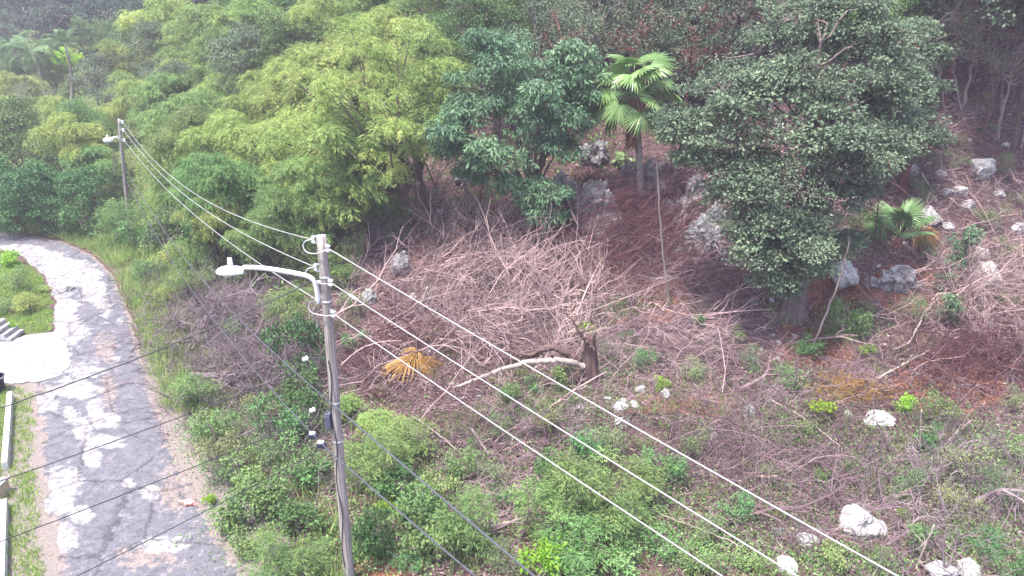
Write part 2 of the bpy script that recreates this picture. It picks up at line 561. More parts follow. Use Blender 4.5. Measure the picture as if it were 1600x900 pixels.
def ground_material():
    m, nt, out = mat_new('hillside soil')
    tc = N(nt, 'ShaderNodeTexCoord')
    at = N(nt, 'ShaderNodeAttribute', attribute_name='zones'); sp = N(nt, 'ShaderNodeSeparateColor'); nt.links.new(at.outputs['Color'], sp.inputs[0])

    def noise(sc, det=6, ro=0.6):
        n = N(nt, 'ShaderNodeTexNoise'); n.inputs['Scale'].default_value = sc; n.inputs['Detail'].default_value = det; n.inputs['Roughness'].default_value = ro
        nt.links.new(tc.outputs['Object'], n.inputs['Vector']); return n
    n1 = noise(0.55); n2 = noise(5.0, 8, 0.7); n3 = noise(28, 4)
    base = ramp(nt, [(0.3, (.055, .030, .033)), (0.5, (.105, .064, .064)), (0.68, (.19, .13, .125))]); nt.links.new(n2.outputs[0], base.inputs[0])
    redc = ramp(nt, [(0.3, (.17, .065, .045)), (0.7, (.30, .13, .085))]); nt.links.new(n2.outputs[0], redc.inputs[0])
    grc = ramp(nt, [(0.3, (.055, .075, .028)), (0.7, (.13, .15, .06))]); nt.links.new(n2.outputs[0], grc.inputs[0])
    vec = ramp(nt, [(0.3, (.15, .125, .11)), (0.55, (.24, .205, .19)), (0.7, (.36, .32, .30))]); nt.links.new(n3.outputs[0], vec.inputs[0])

    def mixed(fac_sock, a, b, noi, k=0.9):
        f = N(nt, 'ShaderNodeMath', operation='MULTIPLY_ADD'); f.inputs[1].default_value = k; nt.links.new(noi.outputs[0], f.inputs[0])
        s = N(nt, 'ShaderNodeMath', operation='SUBTRACT'); s.inputs[1].default_value = k * 0.5; nt.links.new(fac_sock, s.inputs[0]); nt.links.new(s.outputs[0], f.inputs[2])
        r = N(nt, 'ShaderNodeMapRange'); r.interpolation_type = 'SMOOTHSTEP'; r.inputs['From Min'].default_value = 0.35; r.inputs['From Max'].default_value = 0.65; nt.links.new(f.outputs[0], r.inputs[0])
        x = N(nt, 'ShaderNodeMix', data_type='RGBA'); nt.links.new(r.outputs[0], x.inputs[0]); nt.links.new(a, x.inputs[6]); nt.links.new(b, x.inputs[7]); return x.outputs[2]
    c = mixed(sp.outputs[2], base.outputs[0], redc.outputs[0], n1, 0.8)
    c = mixed(sp.outputs[1], c, grc.outputs[0], n1, 0.7)
    c = mixed(sp.outputs[0], c, vec.outputs[0], n2, 1.2)
    p = N(nt, 'ShaderNodeBsdfPrincipled'); p.inputs['Roughness'].default_value = 0.95; p.inputs['Specular IOR Level'].default_value = 0.1
    nt.links.new(c, p.inputs['Base Color'])
    b = N(nt, 'ShaderNodeBump'); b.inputs['Strength'].default_value = 0.8; b.inputs['Distance'].default_value = 0.12; nt.links.new(n2.outputs[0], b.inputs['Height']); nt.links.new(b.outputs[0], p.inputs['Normal'])
    nt.links.new(p.outputs[0], out.inputs[0])
    return m


gm.materials.append(ground_material())
tag(link('ground', gm), 'brown and red soil hillside under cut brush', None, None, 'structure')

# ------------------------------------------------------------------ road
NL, NA = 640, 46
A_ = resample(RR, NL); B_ = resample(RL, NL)
tt = np.linspace(0, 1, NA)
wig = 0.22 * (fbm(np.arange(NL) * 0.09, np.zeros(NL)) - 0.47)[:, None]
wig2 = 0.5 * (fbm(np.arange(NL) * 0.09, np.zeros(NL) + 40) - 0.47)[:, None]
dirv = nrm(A_ - B_)
XY = (B_ + dirv * wig2)[:, None, :] * (1 - tt)[None, :, None] + (A_ + dirv * wig)[:, None, :] * tt[None, :, None]
RX, RY = XY[..., 0], XY[..., 1]
RZ = 0.018 + 0.035 * (1 - (2 * tt - 1) ** 2)[None, :] + 0.02 * (fbm(RX * 0.8, RY * 0.8) - 0.47)
V = np.stack([RX, RY, RZ], -1).reshape(-1, 3)
ii = np.arange(NL * NA).reshape(NL, NA)
F = np.stack([ii[:-1, :-1], ii[:-1, 1:], ii[1:, 1:], ii[1:, :-1]], -1).reshape(-1, 4)
rm = Geo().add(V, F[:, ::-1], np.zeros(len(F))).mesh('road', None, smooth=True)
WHITE = [(112, 424, 52, 24), (60, 402, 40, 12), (150, 452, 22, 16), (95, 505, 48, 46), (60, 552, 78, 42), (130, 572, 30, 20), (30, 388, 40, 6), (112, 606, 38, 18), (70, 632, 24, 14), (165, 655, 26, 12), (165, 690, 36, 11), (100, 752, 34, 28), (92, 785, 26, 20), (128, 802, 22, 14), (104, 840, 16, 22), (202, 755, 11, 8), (234, 772, 17, 15), (150, 640, 14, 18), (190, 500, 8, 10), (128, 668, 14, 22), (185, 560, 11, 5), (250, 850, 40, 14), (145, 715, 14, 20), (108, 650, 10, 16), (150, 480, 25, 22)]
DARK = [(138, 493, 18, 20), (135, 553, 40, 18), (150, 757, 17, 18), (186, 738, 14, 10), (190, 805, 44, 32), (88, 690, 22, 46), (195, 470, 18, 42), (205, 560, 20, 46), (216, 620, 26, 40), (230, 700, 34, 44), (165, 410, 12, 14), (140, 400, 30, 8), (240, 820, 40, 20), (190, 850, 34, 30), (70, 745, 8, 12), (180, 440, 14, 22), (85, 595, 14, 10)]
PINK = [(165, 545, 22, 30), (60, 660, 20, 14), (170, 610, 16, 40), (70, 610, 30, 12), (270, 760, 30, 50), (230, 870, 60, 24), (45, 690, 14, 20), (60, 790, 16, 40)]
wm = blob_mask(RX, RY, RZ, WHITE, 0.55); dm = blob_mask(RX, RY, RZ, DARK, 0.6); pm = blob_mask(RX, RY, RZ, PINK, 0.9) * .8
edge = sstep(0.72, 1.04, np.abs(2 * tt - 1))[None, :] * np.ones((NL, 1))
ca = rm.color_attributes.new('zones', 'FLOAT_COLOR', 'POINT')
ca.data.foreach_set('color', np.stack([wm * (1 - 0.8 * dm), np.maximum(pm, edge), dm, np.ones_like(pm)], -1).astype(np.float32).ravel())


def road_material():
    m, nt, out = mat_new('patched asphalt')
    tc = N(nt, 'ShaderNodeTexCoord')
    at = N(nt, 'ShaderNodeAttribute', attribute_name='zones'); sp = N(nt, 'ShaderNodeSeparateColor'); nt.links.new(at.outputs['Color'], sp.inputs[0])

    def noise(sc, det=6, ro=0.6):
        n = N(nt, 'ShaderNodeTexNoise'); n.inputs['Scale'].default_value = sc; n.inputs['Detail'].default_value = det; n.inputs['Roughness'].default_value = ro
        nt.links.new(tc.outputs['Object'], n.inputs['Vector']); return n
    n1 = noise(0.9, 8, 0.62); n2 = noise(3.5, 8, 0.7); n3 = noise(40, 3)
    asp = ramp(nt, [(0.3, (.078, .078, .092)), (0.7, (.165, .16, .178))]); nt.links.new(n2.outputs[0], asp.inputs[0])
    con = ramp(nt, [(0.34, (.15, .14, .148)), (0.47, (.235, .222, .228)), (0.62, (.345, .33, .335))]); nt.links.new(n2.outputs[0], con.inputs[0])
    dirt = ramp(nt, [(0.3, (.135, .107, .10)), (0.7, (.26, .215, .20))]); nt.links.new(n2.outputs[0], dirt.inputs[0])

    def mixed(fac_sock, a, b, noi, k, lo=0.42, hi=0.56, off=0.0):
        f = N(nt, 'ShaderNodeMath', operation='MULTIPLY_ADD'); f.inputs[1].default_value = k; nt.links.new(noi.outputs[0], f.inputs[0])
        s = N(nt, 'ShaderNodeMath', operation='SUBTRACT'); s.inputs[1].default_value = k * 0.5 - off; nt.links.new(fac_sock, s.inputs[0]); nt.links.new(s.outputs[0], f.inputs[2])
        r = N(nt, 'ShaderNodeMapRange'); r.interpolation_type = 'SMOOTHSTEP'; r.inputs['From Min'].default_value = lo; r.inputs['From Max'].default_value = hi; nt.links.new(f.outputs[0], r.inputs[0])
        x = N(nt, 'ShaderNodeMix', data_type='RGBA'); nt.links.new(r.outputs[0], x.inputs[0]); nt.links.new(a, x.inputs[6]); nt.links.new(b, x.inputs[7]); return x.outputs[2]
    worn = N(nt, 'ShaderNodeMath', operation='SUBTRACT'); worn.inputs[0].default_value = 0.33; nt.links.new(sp.outputs[2], worn.inputs[1])
    c = mixed(worn.outputs[0], asp.outputs[0], dirt.outputs[0], n2, 1.5, 0.40, 0.62)
    c = mixed(sp.outputs[1], c, dirt.outputs[0], n2, 2.6, .40, .70, -.08)
    nn = N(nt, 'ShaderNodeMath', operation='MULTIPLY_ADD'); nn.inputs[1].default_value = 0.55; nt.links.new(n2.outputs[0], nn.inputs[0])
    nh = N(nt, 'ShaderNodeMath', operation='MULTIPLY'); nh.inputs[1].default_value = 0.45; nt.links.new(n1.outputs[0], nh.inputs[0]); nt.links.new(nh.outputs[0], nn.inputs[2])
    c = mixed(sp.outputs[0], c, con.outputs[0], nn, 3.2, 0.30, 0.78, 0.02)
    vr = N(nt, 'ShaderNodeTexVoronoi', feature='DISTANCE_TO_EDGE'); vr.inputs['Scale'].default_value = 0.55
    wv = N(nt, 'ShaderNodeMix', data_type='VECTOR'); wv.inputs[0].default_value = 0.35; nt.links.new(tc.outputs['Object'], wv.inputs[4]); nt.links.new(n2.outputs['Color'], wv.inputs[5]); nt.links.new(wv.outputs[1], vr.inputs['Vector'])
    ck = N(nt, 'ShaderNodeMapRange'); ck.inputs['From Min'].default_value = 0.004; ck.inputs['From Max'].default_value = 0.022; ck.inputs['To Min'].default_value = 0.55; ck.inputs['To Max'].default_value = 1.0; nt.links.new(vr.outputs['Distance'], ck.inputs[0])
    n4 = noise(14, 5, .75); g4 = N(nt, 'ShaderNodeMapRange'); g4.inputs['From Min'].default_value = .3; g4.inputs['From Max'].default_value = .7; g4.inputs['To Min'].default_value = .72; g4.inputs['To Max'].default_value = 1.22; nt.links.new(n4.outputs[0], g4.inputs[0])
    mm = N(nt, 'ShaderNodeMath', operation='MULTIPLY'); nt.links.new(ck.outputs[0], mm.inputs[0]); nt.links.new(g4.outputs[0], mm.inputs[1])
    hv = N(nt, 'ShaderNodeHueSaturation'); nt.links.new(c, hv.inputs['Color']); nt.links.new(mm.outputs[0], hv.inputs['Value']); c = hv.outputs[0]
    p = N(nt, 'ShaderNodeBsdfPrincipled'); p.inputs['Roughness'].default_value = 0.85; p.inputs['Specular IOR Level'].default_value = 0.3
    nt.links.new(c, p.inputs['Base Color'])
    b = N(nt, 'ShaderNodeBump'); b.inputs['Strength'].default_value = 0.5; b.inputs['Distance'].default_value = 0.02; nt.links.new(n3.outputs[0], b.inputs['Height']); nt.links.new(b.outputs[0], p.inputs['Normal'])
    nt.links.new(p.outputs[0], out.inputs[0])
    return m


rm.materials.append(road_material())
tag(link('road', rm), 'narrow patched asphalt road with white concrete repairs', None, None, 'structure')


def sheet(name, pix, z, mat, label, n=10):
    P = np.array([flat(*p) for p in pix])
    P = resample(np.concatenate([P, P[:1]]), 160)[:-1]
    P[:, 0] += .35 * (fbm(np.arange(159) * .35, np.zeros(159) + 5) - .47); P[:, 1] += .35 * (fbm(np.arange(159) * .35, np.zeros(159) + 15) - .47)
    import bmesh
    bm = bmesh.new()
    vs = [bm.verts.new((p[0], p[1], z)) for p in P]
    f = bm.faces.new(vs)
    if f.normal.z < 0: f.normal_flip()
    r = bmesh.ops.extrude_face_region(bm, geom=[f])
    for v in [e for e in r['geom'] if isinstance(e, bmesh.types.BMVert)]: v.co.z -= 0.12
    bmesh.ops.recalc_face_normals(bm, faces=bm.faces[:])
    me = bpy.data.meshes.new(name); bm.to_mesh(me); bm.free(); me.materials.append(mat)
    return tag(link(name, me), label, None, None, 'structure')


sheet('driveway', [(-160, 612), (16, 602), (60, 598), (96, 590), (112, 560), (104, 536), (84, 520), (34, 528), (-160, 540)], 0.066, M['concrete'], 'bright white concrete driveway joining the road')


# ------------------------------------------------------------------ boxes and rounded shapes
def box(g, c, sx, sy, sz, R=None, t=0.5):
    v = np.array([[x, y, z] for x in (-.5, .5) for y in (-.5, .5) for z in (-.5, .5)]) * np.array([sx, sy, sz])
    if R is not None: v = v @ np.asarray(R).T
    f = np.array([[0, 1, 3, 2], [4, 6, 7, 5], [0, 4, 5, 1], [2, 3, 7, 6], [0, 2, 6, 4], [1, 5, 7, 3]])
    g.add(v + np.asarray(c, float), f, t)
    return g


def lathe(g, prof, axis0, axis1, sides=14, t=0.5):
    """prof: list of (along 0..1, radius)"""
    a = np.asarray(axis0, float); b = np.asarray(axis1, float)
    P = np.array([a + (b - a) * p[0] for p in prof]); R = np.array([max(p[1], 1e-4) for p in prof])
    V, F = tubes(P[None], R[None], sides)
    # keep a straight frame
    g.add(V, F, t)
    return g


def bevel(o, w=0.01, seg=2):
    m = o.modifiers.new('bevel', 'BEVEL'); m.width = w; m.segments = seg; m.limit_method = 'ANGLE'
    return o


# concrete steps at the left edge
st = empty('concrete_steps', flat(8, 530, 0.06))
tag(st, 'short flight of white concrete steps beside the driveway', 'steps')
base_l = flat(-40, 520, 0.0); base_r = flat(34, 527, 0.0)
for i in range(4):
    g = Geo()
    w = 0.34
    box(g, (-0.02 + 0.34 * (1.5 - i), 0.35, 0.10 + 0.16 * i), 0.36, 1.5, 0.22 + 0.32 * i - 0.16 * i, None)
    o = link('step', g.mesh('step', M['concrete']), st); bevel(o, 0.012)
st.scale = (.62, .62, .7)

# low white kerb wall along the left verge
def low_wall(pa, pb, label):
    a = flat(*pa); b = flat(*pb)
    n = max(2, int(np.linalg.norm(b - a) / 1.1))
    root = empty('low_wall', (a + b) / 2)
    tag(root, label, 'wall')
    d = (b - a) / np.linalg.norm(b - a)
    R = np.array([[d[0], -d[1], 0], [d[1], d[0], 0], [0, 0, 1]])
    L = np.linalg.norm(b - a) / n
    for i in range(n):
        g = Geo(); box(g, (a + d * L * (i + 0.5)) - (a + b) / 2 + np.array([0, 0, 0.12]), L - 0.02, 0.17, 0.34 + 0.03 * RNG.random(), R)
        o = link('wall_block', g.mesh('wall_block', M['whitepaint']), root); bevel(o, 0.02)
    return root


low_wall((18, 622), (10, 735), 'low white kerb wall beside the grass, upper stretch near the driveway')
low_wall((9, 792), (4, 960), 'low white kerb wall along the bottom left grass verge')
pp = flat(5, 775)
root = empty('gate_post', pp); tag(root, 'short tan gate post between the two low white walls', 'post')
g = Geo(); box(g, (0, 0, 0.2), 0.2, 0.5, 0.45); bevel(link('post', g.mesh('post', M['brownpost']), root), 0.03)
g = Geo(); box(g, (0, 0, 0.45), 0.26, 0.56, 0.06); bevel(link('cap', g.mesh('cap', M['concrete']), root), 0.02)

# rubbish bin corner at the left edge
bp = flat(-3, 612)
root = empty('rubbish_bin', bp); tag(root, 'dark blue plastic rubbish bin cut off by the left edge', 'bin')
g = Geo(); lathe(g, [(0, .01), (0, .24), (0.9, .30), (0.92, .33), (1, .33), (1, .27), (.85, .26), (.85, .01)], (0, 0, 0), (0, 0, 0.62), 18); link('body', g.mesh('body', M['carpaint'], True), root)
g = Geo(); lathe(g, [(0, .335), (0.5, .35), (1, .335)], (0, 0, 0.575), (0, 0, 0.63), 18); link('rim', g.mesh('rim', M['whitepaint'], True), root)

# crumpled pink bag
import bmesh


def blobmesh(name, r, seed, sub=3, amp=0.35, freq=2.0, squash=(1, 1, 1), mat=None, facet=0.0, smooth=False, ridged=False):
    rg = np.random.default_rng(seed)
    bm = bmesh.new(); bmesh.ops.create_icosphere(bm, subdivisions=sub, radius=1.0)
    co = np.array([v.co[:] for v in bm.verts])
    d = np.ones(len(co))
    for k in range(5):                      # planar facets of broken stone
        for _ in range(3 if k else 8):
            pass
    for q in range(11):
        n = nrm(rg.normal(size=3)); h = rg.uniform(0.62, 0.92)
        pr = co @ n
        cut = np.where(pr > 1e-6, h / np.maximum(pr, 1e-6), 9)
        d = np.minimum(d, np.where(facet > 0, cut * facet + (1 - facet) * d, d))
    f = freq
    for o in range(4):
        ph = rg.uniform(0, 50, (3, 3)); w = rg.normal(size=(3, 3)) * f
        s = sum(np.sin(co @ w[j] + ph[j].sum()) for j in range(3)) / 3
        if ridged: s = 1.2 * (0.55 - np.abs(s) * 2.2)
        d = d * (1 + amp * s * (0.6 ** o)); f *= 2.05
    co = co * d[:, None] * np.array(squash) * r
    for v, c in zip(bm.verts, co): v.co = c
    me = bpy.data.meshes.new(name); bm.to_mesh(me); bm.free()
    me.polygons.foreach_set('use_smooth', np.full(len(me.polygons), smooth))
    if mat: me.materials.append(mat)
    return me


p = flat(295, 788)
o = link('plastic_bag', blobmesh('plastic_bag', 0.17, 5, 3, 0.45, 3.0, (1.2, 0.8, 0.4), M['pink']), None, p + np.array([0, 0, 0.08]))
tag(o, 'crumpled pink plastic bag lying on the right road edge', 'litter')

# ------------------------------------------------------------------ utility pole, street lamp and wires
PB = hit(546, 908)
PT = at_y(502, 368, PB[1] + 0.05)
PAX = PT - PB
PLEN = float(np.linalg.norm(PAX))


def pole_at(py):
    """point on the pole's axis that shows at picture row py"""
    t = np.linspace(0, 1, 800)
    P = PB + PAX * t[:, None]
    return P[np.abs(project(P)[1] - py).argmin()]


def pole_r(P):
    t = (P[2] - PB[2]) / PAX[2]
    return 0.135 * (1 - t) + 0.100 * t


def shaft(base, top, r0, r1, seed, k=24, sides=18):
    rg = np.random.default_rng(seed)
    t = np.linspace(0, 1, k)[:, None]
    P = base - (top - base) * 0.04 * (1 - t) + (top - base) * t
    P[1:-1, :2] += np.cumsum(rg.normal(0, 0.004, (k - 2, 2)), 0) * np.sin(np.linspace(0, PI, k - 2))[:, None]
    R = (r0 * (1 - t) + r1 * t)[:, 0] * (1 + rg.normal(0, 0.012, k))
    return tubes(P[None], R[None], sides, cap=True)


pole = empty('utility_pole', PB)
tag(pole, 'tall weathered wooden utility pole standing in the roadside shrubs, nearest the camera', 'utility pole', 'wooden utility poles')
V, F = shaft(np.zeros(3), PAX, 0.135, 0.100, 3)
o = link('shaft', Geo().add(V, F).mesh('shaft', M['pole'], True), pole)


def part(name, g, mat, parent, smooth=True):
    return link(name, g.mesh(name, mat, smooth), parent)


def spool(P, d, parent, r=0.055):
    """spool insulator held by a clevis on the pole side"""
    d = nrm(np.asarray(d, float))
    c = P + d * (pole_r(P) + 0.085)
    g = Geo()
    lathe(g, [(0, .02), (0, r), (.18, r), (.34, r * .62), (.5, r * .55), (.66, r * .62), (.82, r), (1, r), (1, .02)], c - [0, 0, .06] - PB, c + np.array([0, 0, .06]) - PB, 14)
    sp = part('insulator', g, M['porc'], parent)
    g = Geo()
    s = np.array([-d[1], d[0], 0])
    for z in (-.075, .075):
        box(g, c - d * 0.05 + [0, 0, z] - PB, 0.16, 0.05, 0.012, np.array([[d[0], s[0], 0], [d[1], s[1], 0], [0, 0, 1]]))
    box(g, c - d * 0.105 - PB, 0.014, 0.07, 0.22, np.array([[d[0], s[0], 0], [d[1], s[1], 0], [0, 0, 1]]))
    lathe(g, [(0, .012), (1, .012)], c - [0, 0, .1] - PB, c + np.array([0, 0, .1]) - PB, 6)
    part('bracket', g, M['galv'], parent, False)
    return c


DIR_R = nrm(np.array([8.0, -9.0, 0]))
att = {}
for i, (pr, pl) in enumerate([(385, 369), (438, 413), (487, 465)]):
    P = pole_at(pr); att['R%d' % i] = spool(P, DIR_R * 0.9 + np.array([.25, 0, 0]), pole)
    P = pole_at(pl + 6); att['L%d' % i] = spool(P, np.array([-0.9, 0.2, 0]), pole, 0.045)


def wiggle_tube(pts, r, mat, name, parent, off=PB, sides=6, k=5):
    P = np.array(pts, float)
    d = np.concatenate([[0], np.cumsum(np.linalg.norm(np.diff(P, axis=0), axis=1))])
    t = np.linspace(0, d[-1], len(P) * k)
    Q = np.stack([np.interp(t, d, P[:, q]) for q in range(3)], 1)
    for _ in range(6): Q[1:-1] = 0.5 * Q[1:-1] + 0.25 * (Q[:-2] + Q[2:])
    V, F = tubes((Q - off)[None], np.full((1, len(Q)), r), sides)
    return part(name, Geo().add(V, F, 0.5), mat, parent)


# slack jumpers that loop from the left to the right conductors round the pole
for i, (a, b) in enumerate([('L0', 'R0'), ('L1', 'R1'), ('L2', 'R2')]):
    A = att[a]; B = att[b]
    pts = [A, A + [-.16, -.03, -.01], A + [-.23, -.05, -.12], A + [-.17, -.10, -.22], A + [-.10, -.13, -.25], A + [0.02, -.16, -.26], A * 0.35 + B * 0.65 + [0, -.12, -.12], B]
    wiggle_tube(pts, 0.014, M['wire'], 'jumper_wire', pole)
# bare tails hanging under the lowest spools, as in the photograph
A = att['L2']
wiggle_tube([A, A + [-.10, -.05, -.18], A + [-.16, -.05, -.22], A + [-.12, -.07, -.34], A + [-.05, -.08, -.46], A + [-.06, -.1, -.6]], 0.010, M['wire'], 'jumper_wire', pole)
wiggle_tube([A + [.02, -.05, -.2], A + [-.22, -.05, -.30], A + [-.42, -.08, -.44], A + [-.6, -.1, -.5]], 0.010, M['cable'], 'jumper_wire', pole)
# ground lead stapled down the face of the pole
pts = []
for k, py in enumerate(np.linspace(560, 880, 22)):
    P = pole_at(py); a = -1.9 + 0.35 * math.sin(k * 0.9)
    pts.append(P + np.array([math.cos(a), math.sin(a), 0]) * (pole_r(P) + 0.012))
wiggle_tube(pts, 0.013, M['cable'], 'ground_lead', pole)
# metal bands
for py in (432, 470, 628, 688):
    P = pole_at(py) - PB; r = pole_r(P + PB) + 0.006
    g = Geo(); lathe(g, [(0, r - .01), (0, r), (1, r), (1, r - .01)], P - [0, 0, .02], P + np.array([0, 0, .02]), 20); part('metal_band', g, M['galv'], pole)
# junction boxes, closures and small insulators lower down
P = pole_at(655) + np.array([-0.16, -0.08, 0]) - PB
g = Geo(); box(g, P, 0.13, 0.16, 0.42); bx = bevel(part('junction_box', g, M['darkbox'], pole, False), 0.015)
g = Geo(); box(g, P + [-.0, -.092, 0], 0.10, 0.02, 0.34); bevel(part('box_lid', g, M['darkbox'], bx, False), 0.006)
for (px, py, dy, sm) in ((478, 561, -0.05, 1.0), (489, 641, -0.1, 1.0)):
    c = at_y(px, py, PB[1] + dy)
    P = pole_at(py - 4)
    g = Geo(); lathe(g, [(0, .015), (0, .04), (.25, .055), (.5, .04), (.75, .06), (1, .045), (1, .01)], c - [.07, 0, .02] - PB, c + np.array([.05, 0, .03]) - PB, 12); part('insulator', g, M['porc'], pole)
    V, F = tubes(np.array([[c - PB, P - PB]]), np.array([[.009, .009]]), 6); part('bracket', Geo().add(V, F), M['cable'], pole)

# --- street lamp on the pole
ARM0 = pole_at(438) + np.array([-0.14, -0.02, 0.0])
lamp = empty('street_lamp', ARM0)
tag(lamp, 'white street lamp on a long curved arm clamped to the near pole', 'street lamp', 'street lamps')
y_l = PB[1]
pxs = [(497, 470), (495, 452), (491, 437), (482, 431), (466, 428), (445, 424), (420, 420), (400, 418), (380, 418)]
pts = [at_y(a, b, y_l - 0.02 - 0.02 * i) for i, (a, b) in enumerate(pxs)]
Q = np.array(pts)
wiggle_tube(pts, 0.052, M['lampwhite'], 'arm', lamp, ARM0, 12)
hc_ = at_y(360, 424, y_l - 0.2)
g = Geo()
k = 14; sd = 20
us = np.linspace(0, 1, k)
Vh = []
for u in us:
    x = 0.30 - 0.60 * u
    w = 0.165 * (0.62 + 0.38 * math.sin(PI * min(.5, u * .9))) * math.sqrt(max(1e-4, 1 - max(0, (u - .45) / .56) ** 2.4))
    if u == 1: w = 0.02
    for j in range(sd):
        a = 2 * PI * j / sd
        zz = math.sin(a)
        hh = (0.13 if zz > 0 else 0.075) * (w / 0.165)
        Vh.append((x, math.cos(a) * w, zz * hh * (1.0) - 0.015 * u))
ii = np.arange(k * sd).reshape(k, sd); nx2 = np.roll(ii, -1, 1)
Fh = np.stack([ii[:-1], nx2[:-1], nx2[1:], ii[1:]], -1).reshape(-1, 4)
g.add(np.array(Vh) + (hc_ - ARM0), Fh, 0.5)
hd = part('housing', g, M['lampwhite'], lamp)
hd.data.materials[0] = M['lampwhite']
g = Geo(); lathe(g, [(0, .002), (.2, .07), (.5, .10), (.8, .115), (1, .115)], hc_ - ARM0 + [-.07, 0, -.125], hc_ - ARM0 + np.array([-.07, 0, -.045]), 18); part('lens', g, M['lens'], hd)
g = Geo(); c = hc_ - ARM0 + np.array([.02, 0, .105]); lathe(g, [(0, .058), (.15, .058), (.2, .05), (.8, .05), (.95, .042), (1, .002)], c, c + np.array([0, 0, .2]), 16); ph = part('photocell', g, M['lampwhite'], hd)
g = Geo(); lathe(g, [(0, .061), (1, .061)], c + np.array([0, 0, .045]), c + np.array([0, 0, .075]), 16); part('photocell_band', g, M['galv'], hd)
for py in (441, 463):
    P = pole_at(py) - ARM0
    g = Geo(); box(g, P + [-0.12, -0.02, 0], 0.10, 0.12, 0.07); bevel(part('clamp', g, M['galv'], lamp, False), 0.01)

# --- far pole
FB = hit(202, 345)
FT = at_y(186, 186, FB[1])
FAX = FT - FB
fpole = empty('utility_pole', FB)
tag(fpole, 'distant leaning wooden utility pole beside the road bend, half hidden by vines', 'utility pole', 'wooden utility poles')
V, F = shaft(np.zeros(3), FAX, 0.13, 0.085, 8)
link('shaft', Geo().add(V, F).mesh('shaft', M['pole'], True), fpole)
fatt = []
for i, t in enumerate((0.975, 0.90, 0.80)):
    c = FB + FAX * t + np.array([0.22, -0.05, 0])
    fatt.append(c)
    g = Geo(); lathe(g, [(0, .02), (0, .09), (.3, .06), (.5, .05), (.7, .06), (1, .09), (1, .02)], c - [0, 0, .09] - FB, c + np.array([0, 0, .09]) - FB, 10); part('insulator', g, M['porc'], fpole)
    g = Geo(); box(g, c - [.11, 0, 0] - FB, 0.24, 0.05, 0.05); part('bracket', g, M['galv'], fpole, False)
fl = empty('street_lamp', FB + FAX * 0.82); tag(fl, 'small distant street lamp on the far leaning pole by the road bend', 'street lamp', 'street lamps')
L0 = FB + FAX * 0.80; hL = at_y(171, 219, FB[1] - 0.5)
pts = [L0, L0 * .7 + hL * .3 + [0, 0, .18], L0 * .3 + hL * .7 + np.array([0, 0, .16]), hL]
wiggle_tube(pts, 0.045, M['lampwhite'], 'arm', fl, FB + FAX * 0.82, 8)
g = Geo(); lathe(g, [(0, .02), (.1, .10), (.4, .17), (.8, .15), (1, .04)], hL - (FB + FAX * .82) + [-.38, 0, -.02], hL - (FB + FAX * .82) + np.array([.22, 0, .03]), 14)
hh_ = part('housing', g, M['lampwhite'], fl)
g = Geo(); lathe(g, [(0, .055), (.9, .05), (1, .01)], hL - (FB + FAX * .82) + [-.08, 0, .12], hL - (FB + FAX * .82) + np.array([-.08, 0, .32]), 10); part('photocell', g, M['galv'], hh_)
# dead vine cord hanging from its arm
wiggle_tube([hL + [.12, 0, -.1], hL + [.10, 0, -.9], hL + [.02, 0, -1.5], hL + [-.15, 0, -2.1]], 0.02, M['twiggrey'], 'hanging_vine', fl, FB + FAX * .82)


def wire_obj(name, pts, r, mat, label, group, cat='wire', sides=6):
    P = np.array(pts); c = P[0].copy()
    V, F = tubes((P - c)[None], np.full((1, len(P)), r), sides)
    o = link(name, Geo().add(V, F, 0.5).mesh(name, mat, True), None, c)
    return tag(o, label, cat, group)


def span(A, B, sag, n=40, kink=0.0, seed=0):
    t = np.linspace(0, 1, n)[:, None]
    P = np.asarray(A) * (1 - t) + np.asarray(B) * t
    P[:, 2] -= 4 * sag * (t * (1 - t))[:, 0]
    if kink:
        rg = np.random.default_rng(seed); P[1:-1] += rg.normal(0, kink, (n - 2, 3))
    return P


def span_through(A, px, py, Q, sag, n=60):
    """wire from A towards the off-frame pole at Q (x,y) that passes the seen point (px,py)"""
    A = np.asarray(A, float); d = ray(px, py)
    u = np.array([Q[0] - A[0], Q[1] - A[1]])
    # vertical plane through A and Q: solve s*d_xy = A_xy + t*u
    Mx = np.array([[d[0], -u[0]], [d[1], -u[1]]])
    s, t = np.linalg.solve(Mx, A[:2])
    z = CAM_Z + s * d[2]
    b = (z - A[2] + 4 * sag * t * (1 - t)) / t
    return span(A, np.array([Q[0], Q[1], A[2] + b]), sag, n)


QP = (PB[0] + 27.5, PB[1] - 31.0)
names = ['topmost', 'middle', 'lowest']
for i, (px, py) in enumerate([(1402, 900), (1245, 900), (1128, 900)]):
    P = span_through(att['R%d' % i], px, py, (QP[0], QP[1]), 0.55)
    wire_obj('power_line', P, 0.0108, M['wire'], '%s pale power line running from the near pole to the lower right' % names[i], 'power lines crossing the clearing')
sg = [1.15, 0.95, 0.75]
for i in range(3):
    P = span(att['L%d' % i], fatt[i], sg[i], 60, 0.0)
    wire_obj('power_line', P, 0.0108, M['wire'], '%s pale power line sagging between the near pole and far pole' % names[i], 'power lines between the two poles')
# a splice sleeve on the middle line
P = span_through(att['R1'], 1245, 900, QP, 0.55, 400)
k = np.abs(project(P)[0] - 545).argmin()
g = Geo(); lathe(g, [(0, .017), (.1, .034), (.9, .034), (1, .017)], (0, 0, 0), P[k + 3] - P[k], 10)
tag(link('wire_splice', g.mesh('wire_splice', M['galv'], True), None, P[k]), 'small grey splice sleeve on the middle power line near the pole', 'wire splice')

